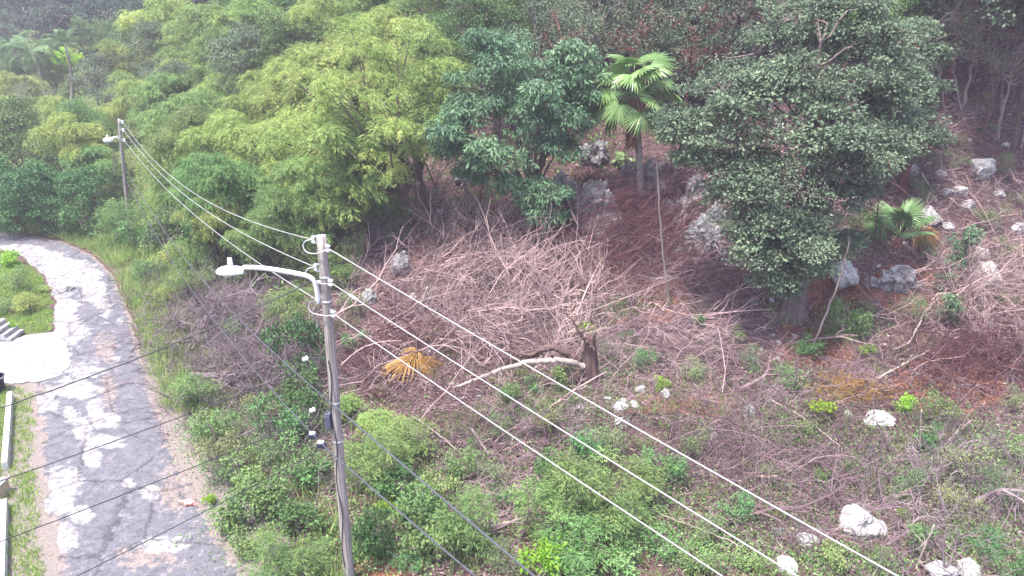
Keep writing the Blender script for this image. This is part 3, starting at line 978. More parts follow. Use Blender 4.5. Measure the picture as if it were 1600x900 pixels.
# communication cables
C1 = pole_at(622) + np.array([-.05, -.19, 0]); C2 = pole_at(700) + np.array([-.12, -.22, 0])
for nm, A, (px, py), lab in (('communication_cable', C1, (834, 900), 'upper'), ('communication_cable', C2, (742, 900), 'lower')):
    P = span_through(A, px, py, (QP[0] - 1.5, QP[1] - 1), 0.55)
    wire_obj(nm, P, 0.022, M['steelstrand'], '%s dark communication cable from the near pole to the bottom edge' % lab, 'communication cables right of the near pole', 'cable')
F1 = FB + FAX * 0.52 + np.array([.15, -.1, 0]); F2 = FB + FAX * 0.40 + np.array([.15, -.12, 0])
for A, B, sag, lab in ((C1, F1, 1.15, 'upper'), (C2, F2, 1.25, 'lower')):
    wire_obj('communication_cable', span(A, B, sag, 60), 0.018, M['steelstrand'], '%s grey communication cable sagging over roadside brush to the far pole' % lab, 'communication cables left of the near pole', 'cable')
# closures hung on the lower cable just left of the pole
Pc = span(C2, F2, 1.25, 600)
for t, lab in ((489, 'left'), (502, 'right')):
    k = np.abs(project(Pc)[0] - t).argmin(); c = Pc[k]
    root = empty('cable_closure', c); tag(root, '%s of two dark closures with white caps on the lower cable beside the pole' % lab, 'cable closure', 'cable closures')
    g = Geo(); box(g, (0, 0, -.06), .22, .10, .13); bevel(part('body', g, M['bluecap'], root, False), .02)
    g = Geo(); box(g, (-.01, 0, .03), .15, .09, .07); bevel(part('cap', g, M['porc'], root, False), .02)
# service drops over the road
drops = [(pole_at(432) + [-.12, -.1, 0], (0, 612), 13.0, 0.35, 'topmost black service cable crossing the road from the near pole'),
         (pole_at(562) + [-.14, -.1, 0], (0, 742), 10.5, 0.12, 'second highest thin service cable crossing the road from the near pole'),
         (pole_at(640) + [-.14, -.1, 0], (0, 838), 9.6, 0.10, 'third highest thin service cable crossing the road over the white patches'),
         (pole_at(690) + [-.14, -.1, 0], (104, 900), 9.8, 0.10, 'lowest thin service cable crossing the road near the bottom edge')]
for A, (px, py), yy, sag, lab in drops:
    B = at_y(px, py, yy); E = B + (B - A) * 0.6
    wire_obj('service_cable', span(A, E, sag, 50, 0.004 if sag > .3 else 0.0, 4), 0.014 if sag > .3 else 0.0085, M['cable'], lab, 'service cables over the road', 'cable')

# ------------------------------------------------------------------ trees
def make_tree(seed, leaf, bark, hc=4.0, rad=(2.6, 2.6, 2.0), lobes=12, lobe_r=0.42, clumps=16, per=36, L=0.20, W=0.08, clump_r=0.42, flatten=0.45,
              droop=0.3, stems=1, lobe_flat=.8, lean=(0, 0), trunk_r=0.13, spread=0.5, fork=0.45, twigs=0.6, shell=0.35, feather=False, lobe_list=None, up=0.35, sides=6, limb_k=.5, leader=None):
    """returns (trunk mesh, crown mesh, hc, crown radius); base of the tree at the origin"""
    rg = np.random.default_rng(seed)
    rad = np.array(rad, float)
    cc = np.array([lean[0], lean[1], hc])
    if lobe_list is not None:
        LC = np.array([l[:3] for l in lobe_list], float); LR = np.array([l[3] for l in lobe_list], float)
    else:
        d = rdir(lobes, 0.15, rg); r = rg.uniform(0.3, 0.85, (lobes, 1)) ** 0.7
        LC = cc + d * r * rad
        LR = lobe_r * rad.mean() * rg.uniform(0.7, 1.25, lobes)
    g = Geo(); T = []
    # stems, limbs
    nst = max(1, stems)
    bases = np.stack([np.cos(np.arange(nst) * 2.4 + seed) * trunk_r * 1.3 * (nst > 1), np.sin(np.arange(nst) * 2.4 + seed) * trunk_r * 1.3 * (nst > 1), np.full(nst, -0.35)], 1)
    if leader is None: leader = (stems == 1)
    forks = []
    if leader:
        tz = LC[:, 2].max() * .9
        mx = LC[:, :2].mean(0)
        top_ = np.array([mx[0] * .8, mx[1] * .8, tz])
        lead = curve((0, 0, -.35), top_, 14, rg.normal(0, .12, 3) * [1, 1, 0], 0.04, rg)
        R = np.linspace(trunk_r * 1.2, trunk_r * .12, 14); R[0] *= 1.5; R[1] *= 1.12
        V, F = tubes(lead[None], R[None], sides + 3); g.add(V, F)
    for i in range(0 if leader else nst):
        mean = LC[i::nst].mean(0)
        fk = np.array([mean[0] * spread, mean[1] * spread, max(0.4, mean[2] * fork)]) + rg.normal(0, 0.08, 3)
        P = curve(bases[i], fk, 7, rg.normal(0, .10, 3) * [1, 1, 0], 0.03, rg)
        R = np.linspace(trunk_r * (1.25 if nst == 1 else .8), trunk_r * 0.62, 7); R[0] *= 1.35
        V, F = tubes(P[None], R[None], sides + 2); g.add(V, F)
        forks.append(fk)
    for j in range(len(LC)):
        if leader:
            hd_ = np.hypot(LC[j, 0] - lead[:, 0], LC[j, 1] - lead[:, 1])
            k_ = np.abs(lead[:, 2] - np.clip(LC[j, 2] - .55 * hd_, .3 * tz * (fork + .2), tz)).argmin()
            fk = lead[k_]
        else:
            fk = forks[j % nst]
        P = curve(fk, LC[j], 7, rg.normal(0, .22, 3) + [0, 0, .1], 0.06, rg)
        V, F = tubes(P[None], np.linspace(trunk_r * limb_k, trunk_r * limb_k * .32, 7)[None], sides); g.add(V, F)
    # clumps of leaves
    nl = len(LC); n = nl * clumps
    li = np.repeat(np.arange(nl), clumps)
    d = rdir(n, up, rg)
    rr = rg.uniform(shell, 1.0, (n, 1)) ** 0.6
    CC = LC[li] + d * rr * LR[li][:, None] * np.array([1.1, 1.1, lobe_flat])
    CC[:, 2] = np.maximum(CC[:, 2], 0.15)
    sel = rg.random(n) < twigs
    if sel.any():
        A = LC[li][sel]; B = CC[sel]; t = np.linspace(0, 1, 4)[None, :, None]
        P = A[:, None] * (1 - t) + B[:, None] * t + rg.normal(0, .10, (sel.sum(), 1, 3)) * (t * (1 - t) * 4)
        V, F = tubes(P, np.linspace(trunk_r * .13, trunk_r * .05, 4)[None].repeat(sel.sum(), 0), 4); g.add(V, F)
    trunk = g.mesh('trunk', M[bark], True)
    ci = np.repeat(np.arange(n), per); m = len(ci)
    ctint = .5 * rg.random(n) + .5 * rg.random(nl)[li]  # random clump and lobe tones, also imitating lit clumps and shaded gaps
    size = clump_r * rg.uniform(0.65, 1.3, n)
    off = rg.normal(0, 1, (m, 3)); off = off / np.maximum(1, np.linalg.norm(off, axis=1, keepdims=True) / 1.6)
    off *= size[ci][:, None] * np.array([.6, .6, .6 * flatten])
    if feather:                                  # flat sprays: leaflets lined up on a few rachises per clump
        az = rg.random((n, 6)) * 2 * PI; q = rg.integers(0, 6, m); a = az[ci, q]; s = rg.random(m)
        dirv = np.stack([np.cos(a), np.sin(a), rg.normal(0.05, 0.12, m) - droop * s], 1)
        base = CC[ci] + dirv * (s * size[ci])[:, None] + rg.normal(0, .03, (m, 3)) + np.array([0, 0, 1]) * (rg.normal(0, .12, m) * size[ci] * flatten)[:, None]
        sgn = np.where(rg.random(m) < .5, 1, -1)
        ax = .42 * np.stack([-np.sin(a) * sgn, np.cos(a) * sgn, np.zeros(m)], 1) + dirv + rg.normal(0, .18, (m, 3))
        ax[:, 2] -= droop * 0.5
    else:
        base = CC[ci] + off
        ax = off / (size[ci][:, None]) + rg.normal(0, .45, (m, 3)); ax[:, 2] -= droop
    sd = rg.normal(size=(m, 3)); sd[:, 2] *= 0.35
    lsz = rg.uniform(.75, 1.25, nl)[li]
    V, F = leaves(base, ax, sd, L * rg.uniform(.6, 1.25, m) * lsz[ci], W * rg.uniform(.7, 1.2, m) * lsz[ci])
    tint = np.clip(0.62 * ctint[ci] + 0.38 * rg.random(m), 0, 1)
    crown = Geo().add(V, F, tint).mesh('crown', M[leaf])
    return dict(trunk=trunk, crown=crown, hc=hc, r=float(max(rad[0], rad[1])), lean=lean)


PROTO = {}
K = dict(
    feather=[dict(leaf='feather', bark='bark', hc=4.0, rad=(2.8, 2.6, 2.0), lobes=20, lobe_r=.34, clumps=20, per=66, L=.25, W=.034, clump_r=.62, flatten=.6, droop=.5, stems=3, feather=True, trunk_r=.09, spread=.35, up=.55, twigs=.12),
             dict(leaf='feather', bark='bark', hc=3.6, rad=(2.6, 2.8, 2.1), lobes=20, lobe_r=.34, clumps=20, per=66, L=.25, W=.034, clump_r=.58, flatten=.6, droop=.6, stems=2, feather=True, trunk_r=.09, spread=.35, up=.55, twigs=.12)],
    feathergreen=[dict(leaf='feather_green', bark='bark', hc=3.8, rad=(2.6, 2.5, 2.1), lobes=20, lobe_r=.34, clumps=20, per=64, L=.25, W=.034, clump_r=.55, flatten=.6, droop=.55, stems=2, feather=True, trunk_r=.09, up=.55, twigs=.12)],
    mid=[dict(leaf='mid', bark='bark', hc=4.0, rad=(2.4, 2.4, 2.1), lobes=14, clumps=17, per=40, L=.17, W=.085, clump_r=.42, droop=.35),
         dict(leaf='mid', bark='bark', hc=3.4, rad=(2.6, 2.3, 1.8), lobes=12, clumps=17, per=40, L=.16, W=.09, clump_r=.45, droop=.3, stems=2)],
    grey=[dict(leaf='grey', bark='paleb', hc=4.0, rad=(2.3, 2.3, 2.2), lobes=14, clumps=16, per=36, L=.13, W=.08, clump_r=.40, droop=.2)],
    far=[dict(leaf='far', bark='paleb', hc=5.5, rad=(3.4, 3.4, 3.0), lobes=16, clumps=14, per=34, L=.32, W=.17, clump_r=.65, droop=.3, trunk_r=.18),
         dict(leaf='far', bark='paleb', hc=5.0, rad=(3.6, 3.2, 2.6), lobes=14, clumps=14, per=34, L=.30, W=.16, clump_r=.7, droop=.3, trunk_r=.18)],
    blue=[dict(leaf='bluegreen', bark='bark', hc=4.2, rad=(2.5, 2.5, 2.2), lobes=14, clumps=16, per=34, L=.22, W=.075, clump_r=.42, droop=.7)],
    dark=[dict(leaf='dark', bark='redbark', hc=4.4, rad=(2.6, 2.6, 2.3), lobes=15, clumps=17, per=46, L=.12, W=.075, clump_r=.42, droop=.2)],
    lime=[dict(leaf='lime', bark='bark', hc=2.4, rad=(1.7, 1.7, 1.2), lobes=9, clumps=12, per=26, L=.24, W=.13, clump_r=.42, droop=.2, stems=2, trunk_r=.07)],
    thicket=[dict(leaf='vine', bark='bark', hc=2.6, rad=(2.7, 2.3, 2.3), lobes=15, clumps=20, per=46, L=.14, W=.095, clump_r=.48, droop=.8, stems=3, trunk_r=.07, shell=.6),
             dict(leaf='mid', bark='bark', hc=2.4, rad=(2.6, 2.4, 2.2), lobes=14, clumps=20, per=44, L=.14, W=.085, clump_r=.48, droop=.9, stems=3, trunk_r=.07, shell=.6)],
    twiggy=[dict(leaf='dusty', bark='paleb', hc=2.6, rad=(2.3, 2.2, 1.6), lobes=14, clumps=22, per=9, L=.12, W=.06, clump_r=.45, droop=.2, stems=4, trunk_r=.06, twigs=1.0)],
    bare=[dict(leaf='dusty', bark='paleb', hc=5.0, rad=(2.6, 2.5, 2.4), lobes=13, clumps=20, per=3, L=.14, W=.07, clump_r=.55, droop=.3, stems=1, trunk_r=.12, twigs=1.0, up=.1),
          dict(leaf='grey', bark='redbark', hc=5.6, rad=(2.4, 2.4, 2.6), lobes=12, clumps=22, per=6, L=.14, W=.08, clump_r=.5, droop=.3, stems=1, trunk_r=.13, twigs=1.0, up=.1)],
)
for kk, lst in K.items():
    PROTO[kk] = [make_tree(100 + 13 * i + sum(map(ord, kk)), **a) for i, a in enumerate(lst)]


def put_plant(name, pr, px, py, wpx, parts=('trunk', 'crown'), rng=random, squash=1.0, turn=None):
    """stand a plant so that its crown's middle shows at (px, py), wpx wide"""
    dep = 45.0
    for _ in range(5):
        s = wpx * dep / FPX / (2.15 * pr['r'])
        p = hit(px, py, pr['hc'] * s * squash)
        dep = depth_of(p + np.array([0, 0, pr['hc'] * s * squash]))
    rz = rng.uniform(0, 2 * PI) if turn is None else turn
    o = empty(name, p - np.array([0, 0, 0.05]), rz, (s, s, s * squash))
    link(parts[0], pr['trunk'], o); link(parts[1], pr['crown'], o)
    return o


WORD = dict(feather='yellow-green feathery tree', feathergreen='green feathery tree', mid='mid green leafy tree', grey='grey-green small-leaved tree', far='dark distant tree', blue='blue-green broadleaf tree', dark='dark green dense tree', lime='bright lime green bush', thicket='vine-draped green thicket', twiggy='dry twiggy brownish bush', bare='bare grey branching tree')
ZONE = dict(hill='on the dark hill', palms='around the coconut palms', bend='above the road bend', behind='behind the far pole', span='under wires between the poles', upper='along the upper left edge', centre='left of the broadleaf tree', top='above the fan palm', right='in the shaded wood', back='at the wood top edge')
TREES = [
    # far hill
    ('far', 15, 25, 120, 'hill'), ('far', 85, 35, 110, 'hill'), ('far', 160, 22, 120, 'hill'), ('far', 225, 28, 100, 'hill'), ('far', 285, 8, 110, 'hill'), ('far', 45, -15, 120, 'hill'), ('far', 130, -20, 120, 'hill'), ('far', 215, -20, 110, 'hill'), ('far', 345, -6, 110, 'hill'),
    ('bare', 105, 18, 70, 'hill'), ('bare', 222, 8, 60, 'hill'),
    # round the palms
    ('mid', 4, 112, 80, 'palms'), ('grey', -8, 62, 100, 'palms'), ('mid', 40, 104, 60, 'palms'), ('mid', 150, 62, 80, 'palms'), ('mid', 205, 66, 80, 'palms'), ('mid', 120, 52, 60, 'palms'), ('lime', 103, 92, 62, 'palms'), ('feather', 30, 135, 80, 'palms'), ('twiggy', 52, 152, 90, 'palms'), ('grey', 146, 122, 92, 'palms'), ('feather', 78, 112, 60, 'palms'), ('grey', 178, 148, 70, 'palms'), ('feather', 10, 170, 70, 'palms'),
    # bend
    ('thicket', 20, 225, 130, 'bend'), ('feather', 112, 222, 100, 'bend'), ('thicket', 15, 300, 110, 'bend'), ('thicket', 95, 300, 110, 'bend'), ('feather', 92, 182, 70, 'bend'), ('feather', 165, 185, 60, 'bend'), ('feathergreen', 138, 262, 80, 'bend'), ('feathergreen', 135, 200, 90, 'bend'), ('feathergreen', 55, 185, 80, 'bend'),
    # behind the far pole
    ('feather', 222, 148, 100, 'behind'), ('feather', 205, 95, 90, 'behind'), ('grey', 250, 85, 80, 'behind'), ('feathergreen', 268, 160, 110, 'behind'), ('feather', 300, 120, 120, 'behind'), ('feathergreen', 290, 225, 120, 'behind'), ('grey', 275, 140, 80, 'behind'), ('mid', 262, 180, 80, 'behind'),
    # between the poles
    ('feathergreen', 310, 195, 130, 'span'), ('feather', 290, 250, 130, 'span'), ('feather', 370, 230, 140, 'span'), ('feathergreen', 340, 300, 130, 'span'), ('mid', 420, 300, 120, 'span'), ('thicket', 360, 345, 120, 'span'), ('feather', 430, 240, 130, 'span'), ('feathergreen', 480, 300, 130, 'span'), ('thicket', 290, 320, 110, 'span'),
    ('feather', 272, 310, 90, 'span'), ('feathergreen', 400, 365, 100, 'span'), ('feather', 330, 350, 100, 'span'), ('feathergreen', 450, 340, 110, 'span'), ('feather', 292, 280, 90, 'span'),
    ('feather', 530, 300, 110, 'centre'), ('feathergreen', 600, 280, 90, 'centre'), ('feathergreen', 500, 330, 100, 'centre'), ('feather', 425, 130, 110, 'upper'), ('feather', 580, 60, 120, 'upper'), ('feathergreen', 350, 100, 110, 'upper'),
    # upper left of centre
    ('feather', 260, 45, 120, 'upper'), ('feathergreen', 330, 60, 120, 'upper'), ('feather', 385, 40, 120, 'upper'), ('mid', 455, 75, 120, 'upper'), ('mid', 440, 20, 110, 'upper'), ('grey', 395, 105, 110, 'upper'), ('feather', 365, 150, 120, 'upper'), ('feather', 520, 40, 130, 'upper'), ('feathergreen', 590, 25, 130, 'upper'), ('feather', 640, 60, 130, 'upper'), ('mid', 690, 25, 110, 'upper'), ('feather', 415, 175, 110, 'upper'),
    # centre mass
    ('feather', 490, 140, 150, 'centre'), ('feather', 560, 110, 150, 'centre'), ('feather', 470, 215, 140, 'centre'), ('feathergreen', 540, 270, 140, 'centre'), ('feather', 620, 120, 130, 'centre'), ('feathergreen', 690, 95, 110, 'centre'),
    # top edge
    ('mid', 760, 35, 130, 'top'), ('blue', 770, 100, 110, 'top'), ('feathergreen', 840, 20, 120, 'top'), ('bare', 880, 75, 110, 'top'), ('grey', 930, 30, 120, 'top'), ('bare', 1010, 40, 120, 'top'), ('dark', 985, 62, 90, 'top'), ('bare', 1080, 60, 120, 'top'), ('grey', 1060, 10, 120, 'top'), ('dark', 1160, 20, 130, 'top'), ('grey', 1110, 110, 80, 'top'),
    # upper right wood, highest rows out of view to shade its floor
    ('dark', 1430, -70, 170, 'right'), ('dark', 1520, -85, 170, 'right'), ('dark', 1610, -70, 170, 'right'), ('mid', 1480, -120, 170, 'right'), ('mid', 1580, -130, 170, 'right'), ('grey', 1660, -20, 170, 'right'), ('grey', 1400, -10, 120, 'right'),
    ('mid', 640, -20, 120, 'back'), ('grey', 720, -25, 120, 'back'), ('mid', 800, -30, 120, 'back'), ('grey', 880, -20, 120, 'back'), ('dark', 950, -25, 120, 'back'), ('grey', 1020, -25, 120, 'back'), ('dark', 1100, -40, 130, 'back'), ('grey', 1190, -40, 130, 'back'), ('mid', 1270, -30, 130, 'back'), ('dark', 1340, -30, 130, 'back'), ('feather', 540, -25, 120, 'back'), ('mid', 470, -25, 120, 'back'), ('feathergreen', 400, -25, 120, 'back'),
    ('grey', 830, 60, 110, 'top'), ('dark', 900, 110, 80, 'top'), ('grey', 1040, 95, 90, 'top'), ('dark', 1110, 60, 100, 'top'), ('mid', 730, 60, 110, 'top'),
    ('bare', 1450, 50, 140, 'right'), ('bare', 1530, 40, 150, 'right'), ('bare', 1590, 80, 130, 'right'), ('dark', 1560, -40, 160, 'right'), ('dark', 1460, -30, 150, 'right'), ('grey', 1490, 20, 100, 'right'), ('dark', 1640, 20, 140, 'right'),
]
zones = {}
random.seed(21)
for kind, px, py, w, z in TREES:
    pr = PROTO[kind][random.randrange(len(PROTO[kind]))]
    nm = {'thicket': 'vine_thicket', 'lime': 'lime_bush', 'twiggy': 'twiggy_bush', 'bare': 'bare_tree', 'feather': 'feathery_tree', 'feathergreen': 'feathery_tree'}.get(kind, 'leafy_tree')
    o = put_plant(nm, pr, px, py, w * (1.2 if z in ('span', 'behind', 'upper', 'centre', 'bend', 'top', 'back') else 1.0), squash=random.uniform(.95, 1.25))
    zones.setdefault((kind, z), []).append((o, px))
for (kind, z), lst in zones.items():
    w = WORD[kind]; pl = w + 's' if not w.endswith('bush') else w + 'es'
    if len(lst) == 1:
        tag(lst[0][0], 'single %s %s' % (w, ZONE[z]), w.split()[-1], 'trees ' + ZONE[z])
    else:
        rank(lst, '%s of the ' + pl + ' ' + ZONE[z], '%s %s' % (pl, ZONE[z]), w.split()[-1])


# ---- the trees that make the picture, each with a crown of its own
def special(name, base_px, lobes_px, seed, label, yoff=None, **kw):
    """a tree rooted at a picture point, its lobes given as (px, py, radius px, depth offset m)"""
    b = hit(*base_px)
    dep = depth_of(b)
    ll = []
    for (px, py, r, dy) in lobes_px:
        P = at_y(px, py, b[1] + dy) - b
        ll.append((P[0], P[1], P[2], r * dep / FPX))
    rq = np.random.default_rng(seed)
    for l in list(ll):
        d = rdir(1, .1, rq)[0] * l[3] * 1.05
        ll.append((l[0] + d[0], l[1] + d[1], l[2] + d[2] * .8, l[3] * .55)); 
    ll = [(a, b_, c, r_ * .95) for a, b_, c, r_ in ll]
    m = np.mean(np.array(ll), 0)
    pr = make_tree(seed, lobe_list=ll, hc=m[2], lean=(m[0], m[1]), **kw)
    o = empty(name, b - np.array([0, 0, .05]))
    link('trunk', pr['trunk'], o); link('crown', pr['crown'], o)
    tag(o, label, 'tree')
    return o, b


special('feathery_tree', (700, 366), [(500, 110, 60, 1.5), (560, 90, 62, 1), (620, 95, 62, .5), (530, 165, 60, 0), (590, 150, 62, -.6), (655, 140, 55, 0), (480, 200, 50, .4), (545, 215, 52, -1.0), (610, 205, 50, -1.0), (690, 185, 45, .5), (510, 255, 42, -.8), (460, 250, 46, -.2), (660, 200, 40, -1.2), (585, 255, 36, -1.4), (700, 120, 45, .6), (640, 60, 50, 1.4), (500, 300, 40, -1.0), (550, 300, 38, -1.5), (470, 290, 40, -.6), (520, 335, 24, -1.6)], 501,
        'big spreading yellow-green feathery tree with dark leaning stems at centre', leaf='feather', bark='bark', clumps=16, per=84, L=.24, W=.035, clump_r=.62, flatten=.9, droop=.5, stems=5, feather=True, trunk_r=.17, spread=.5, fork=.55, up=.55, twigs=.15)
special('broadleaf_tree', (838, 372), [(800, 105, 50, .5), (750, 130, 45, 0), (850, 130, 50, .3), (710, 190, 42, -.3), (770, 185, 50, -.8), (830, 190, 52, -.8), (890, 175, 42, 0), (740, 240, 40, -.8), (800, 245, 46, -1.2), (860, 235, 42, -.8), (840, 300, 30, -1.4), (845, 335, 24, -1.6), (905, 120, 36, .3), (775, 85, 34, .6), (700, 215, 30, -.2), (895, 85, 30, .6), (800, 290, 30, -1.0)], 502,
        'blue-green broadleaf tree with drooping leaf whorls left of the fan palm', leaf='bluegreen', bark='bark', clumps=17, per=60, L=.27, W=.09, clump_r=.40, flatten=.5, droop=.75, stems=2, trunk_r=.15, spread=.4, fork=.45, up=.5, sides=7)
special('evergreen_tree', (1241, 492), [(1190, 80, 60, 1.2), (1260, 70, 65, 1), (1330, 90, 60, 1), (1130, 140, 55, .5), (1200, 150, 62, 0), (1280, 150, 65, -.2), (1350, 165, 58, .2), (1085, 200, 48, .3), (1150, 220, 58, -.6), (1230, 225, 66, -1.0), (1310, 225, 60, -.8), (1380, 240, 50, 0), (1180, 290, 58, -1.2), (1250, 295, 60, -1.5), (1310, 300, 42, -.8), (1200, 355, 50, -1.6), (1260, 360, 42, -1.6), (1180, 400, 38, -1.6), (1250, 415, 34, -1.4), (1060, 185, 32, .5), (1300, 60, 50, 1.4), (1215, 435, 30, -1.6), (1410, 190, 40, .8), (1400, 120, 42, 1.0), (1330, 130, 46, -.6), (1290, 190, 46, -1.2), (1345, 210, 44, -.8), (1370, 130, 42, -.2), (1250, 110, 46, -.2), (1380, 90, 40, .2), (1200, 325, 50, -1.2), (1285, 340, 44, -1.2), (1150, 265, 46, -.6), (1330, 270, 46, -.8), (1240, 265, 54, -1.4), (1225, 385, 46, -1.6), (1230, 30, 50, 1.2), (1295, 12, 48, 1.4), (1120, 300, 34, -.4), (1165, 345, 36, -1.0), (1300, 385, 28, -1.2)], 503,
        'huge dark evergreen tree with dense tiered crown and pale root flare', leaf='dark', bark='treeroot', clumps=20, per=64, limb_k=.13, lobe_flat=.62, L=.14, W=.088, clump_r=.46, flatten=.45, droop=.2, stems=1, trunk_r=.36, spread=.15, fork=.38, up=.45, sides=8)
special('evergreen_tree', (1412, 305), [(1400, 150, 44, 0), (1430, 190, 40, -.3), (1395, 215, 40, -.6), (1440, 235, 34, -.4), (1420, 110, 40, .4), (1370, 190, 36, 0), (1445, 140, 30, .2), (1400, 70, 40, .8)], 504,
        'slimmer dark evergreen with reddish trunk just right of the huge one', leaf='dark', bark='redbark', clumps=15, per=80, L=.15, W=.09, clump_r=.42, droop=.2, stems=1, trunk_r=.2, spread=.3, fork=.5, up=.4)
special('feathery_tree', (1395, 130), [(1330, 20, 44, 0), (1380, 25, 44, -.4), (1350, 50, 36, -.5), (1410, 10, 36, 0), (1290, 25, 36, .4)], 505,
        'light green feathery tree top rising above the huge evergreen crown', leaf='feather_green', bark='bark', clumps=22, per=60, L=.16, W=.06, clump_r=.5, feather=True, flatten=.9, droop=.5, trunk_r=.12, stems=2, twigs=.2)

# plain tall trunks of the shaded wood (unseen crowns, widened above the frame to shade the floor)
TR = [(1475, 175, .10, 'redbark', 'slender red trunk standing in front of the shaded wood'), (1530, 225, .09, 'bark', 'slender dark trunk behind the highest white rock'), (1580, 262, .12, 'bark', 'dark trunk right of the highest white rock at the edge'), (1620, 300, .12, 'bark', 'dark trunk just outside the right edge'), (1525, 60, .13, 'bark', 'dark trunk deep in the shaded wood'), (1600, 60, .14, 'redbark', 'red trunk deep at the upper right corner'), (1425, 70, .10, 'bark', 'slim dark trunk left of the thick red trunk'), (1455, 108, .2, 'redbark', 'thick dark red trunk at the wood edge right of the huge evergreen'), (1505, 92, .12, 'bark', 'slim dark trunk in the shaded wood, left of the wide one'), (1578, 150, .17, 'bark', 'wide dark trunk in the shaded wood near the right edge'), (1592, 195, .08, 'bark', 'thin dark trunk at the right edge of the picture'), (1545, 88, .09, 'bark', 'thin dark trunk in the middle of the shaded wood'), (1080, 150, .16, 'redbark', 'dark red trunk rising behind the fan palm'), (1050, 140, .08, 'paleb', 'pale thin trunk close behind the fan palm')]
for q, (px, py, r, bk, lab) in enumerate(TR):
    b = hit(px, py)
    rg = np.random.default_rng(60 + q)
    hgt = 7.5 + rg.random() * 2
    ll = [(rg.normal(0, 1.7), rg.normal(-.4, 1.7), hgt + rg.normal(0, .8), 1.4) for _ in range(12)]
    pr = make_tree(700 + q, leaf='dark' if r > .1 else 'grey', bark=bk, lobe_list=ll, hc=hgt, clumps=14, per=30, L=.24, W=.15, clump_r=.6, trunk_r=r, spread=.2, fork=.72, twigs=.8)
    o = empty('woodland_tree', b - np.array([0, 0, .05])); link('trunk', pr['trunk'], o); link('crown', pr['crown'], o)
    tag(o, lab, 'tree', 'trees of the shaded wood')


# ------------------------------------------------------------------ palms
def fan_leaf(R=0.85, n=30, seed=0, droop=0.35, arc=5.0, fold=0.5, mess=0.0):
    """costapalmate blade in the local x direction from the origin"""
    rg = np.random.default_rng(seed); g = Geo()
    da = arc / n
    for i in range(n):
        a = -arc / 2 + da * (i + .5)
        L = R * (1 - .16 * abs(a) / PI) * rg.uniform(.92 - mess * .5, 1.05)
        a += mess * rg.normal(0, .16)
        k = 5; t = np.linspace(0.03, 1, k)
        w = np.tan(da / 2) * L * np.minimum(t, .55) * 1.05 * np.clip((1.06 - t) / .45, 0.02, 1) * 1.4
        dr = np.array([math.cos(a), math.sin(a)])
        up = -droop * R * (t ** 2.2) * (0.7 + (.5 + mess * 1.2) * rg.random()) - (0.10 * R * math.cos(a)) * t
        C = np.stack([dr[0] * L * t, dr[1] * L * t, up], 1); S = np.array([-dr[1], dr[0], 0])
        ridge = np.array([0, 0, 1.0]) * (w[:, None] * fold)
        V = np.stack([C - S * w[:, None] - ridge, C + ridge * .6, C + S * w[:, None] - ridge], 1).reshape(-1, 3)
        ii = np.arange(k * 3).reshape(k, 3)
        F = np.concatenate([np.stack([ii[:-1, 0], ii[:-1, 1], ii[1:, 1], ii[1:, 0]], -1), np.stack([ii[:-1, 1], ii[:-1, 2], ii[1:, 2], ii[1:, 1]], -1)])
        g.add(V, F, np.clip(rg.normal(.5, .15) + 0.1 * (i % 2), 0, 1))
    return g


FAN = [fan_leaf(seed=i, droop=.25 + .12 * i).mesh('frond', M['fan']) for i in range(3)]
FANDARK = [fan_leaf(seed=i, droop=.25 + .12 * i).mesh('frond', M['coco']) for i in range(3)]
FANDRY = fan_leaf(seed=9, droop=.9).mesh('frond', M['orange'])


def fan_palm(base, hgt, label, n=16, size=1.0, tr=0.11, el=(-0.5, 1.25), seed=0, top_off=(0, 0), dry=0, pet=1.0, tilt_k=(.75, .45), fans=FAN):
    rg = np.random.default_rng(seed)
    root = empty('fan_palm', base - np.array([0, 0, .05])); tag(root, label, 'palm', 'fan palms')
    top = np.array([top_off[0], top_off[1], hgt])
    P = curve((0, 0, -.3), top, 12, (0.05, 0, 0)); R = np.linspace(tr * 1.2, tr, 12) * (1 + rg.normal(0, .04, 12))
    V, F = tubes(P[None], R[None], 12); link('trunk', Geo().add(V, F).mesh('trunk', M['palmtrunk'], True), root)
    for i in range(n):
        a = i * 2.399 + rg.normal(0, .2); e = el[0] + (el[1] - el[0]) * ((i + .5) / n) + rg.normal(0, .1)
        pl = pet * size * rg.uniform(.75, 1.05)
        d = np.array([math.cos(a) * math.cos(e), math.sin(a) * math.cos(e), math.sin(e)])
        tip = top + d * pl
        Pp = curve(top, tip, 5, (0, 0, .06)); V, F = tubes(Pp[None], np.linspace(.022, .012, 5)[None], 5)
        st_ = link('petiole', Geo().add(V, F).mesh('petiole', M['fan'], True), root)
        me = FANDRY if i < dry else fans[rg.integers(0, 3)]
        fr = link('frond', me, st_); fr.location = tip
        tilt = e * tilt_k[0] - tilt_k[1]
        fr.rotation_euler = (rg.normal(0, .35), -tilt, a); s = size * rg.uniform(.85, 1.1); fr.scale = (s, s, s)
    # hanging dead thatch under the crown
    m = 420
    az = rg.random(m) * 2 * PI
    base_ = top + np.stack([np.cos(az) * tr, np.sin(az) * tr, -rg.random(m) ** 1.5 * min(2.0, hgt * .6)], 1)
    ax = np.stack([np.cos(az) * .35, np.sin(az) * .35, -np.ones(m)], 1)
    V, F = leaves(base_, ax, rg.normal(size=(m, 3)), rg.uniform(.3, .7, m) * size, .05 * size)
    link('dead_thatch', Geo().add(V, F).mesh('dead_thatch', M['rust']), root)
    return root


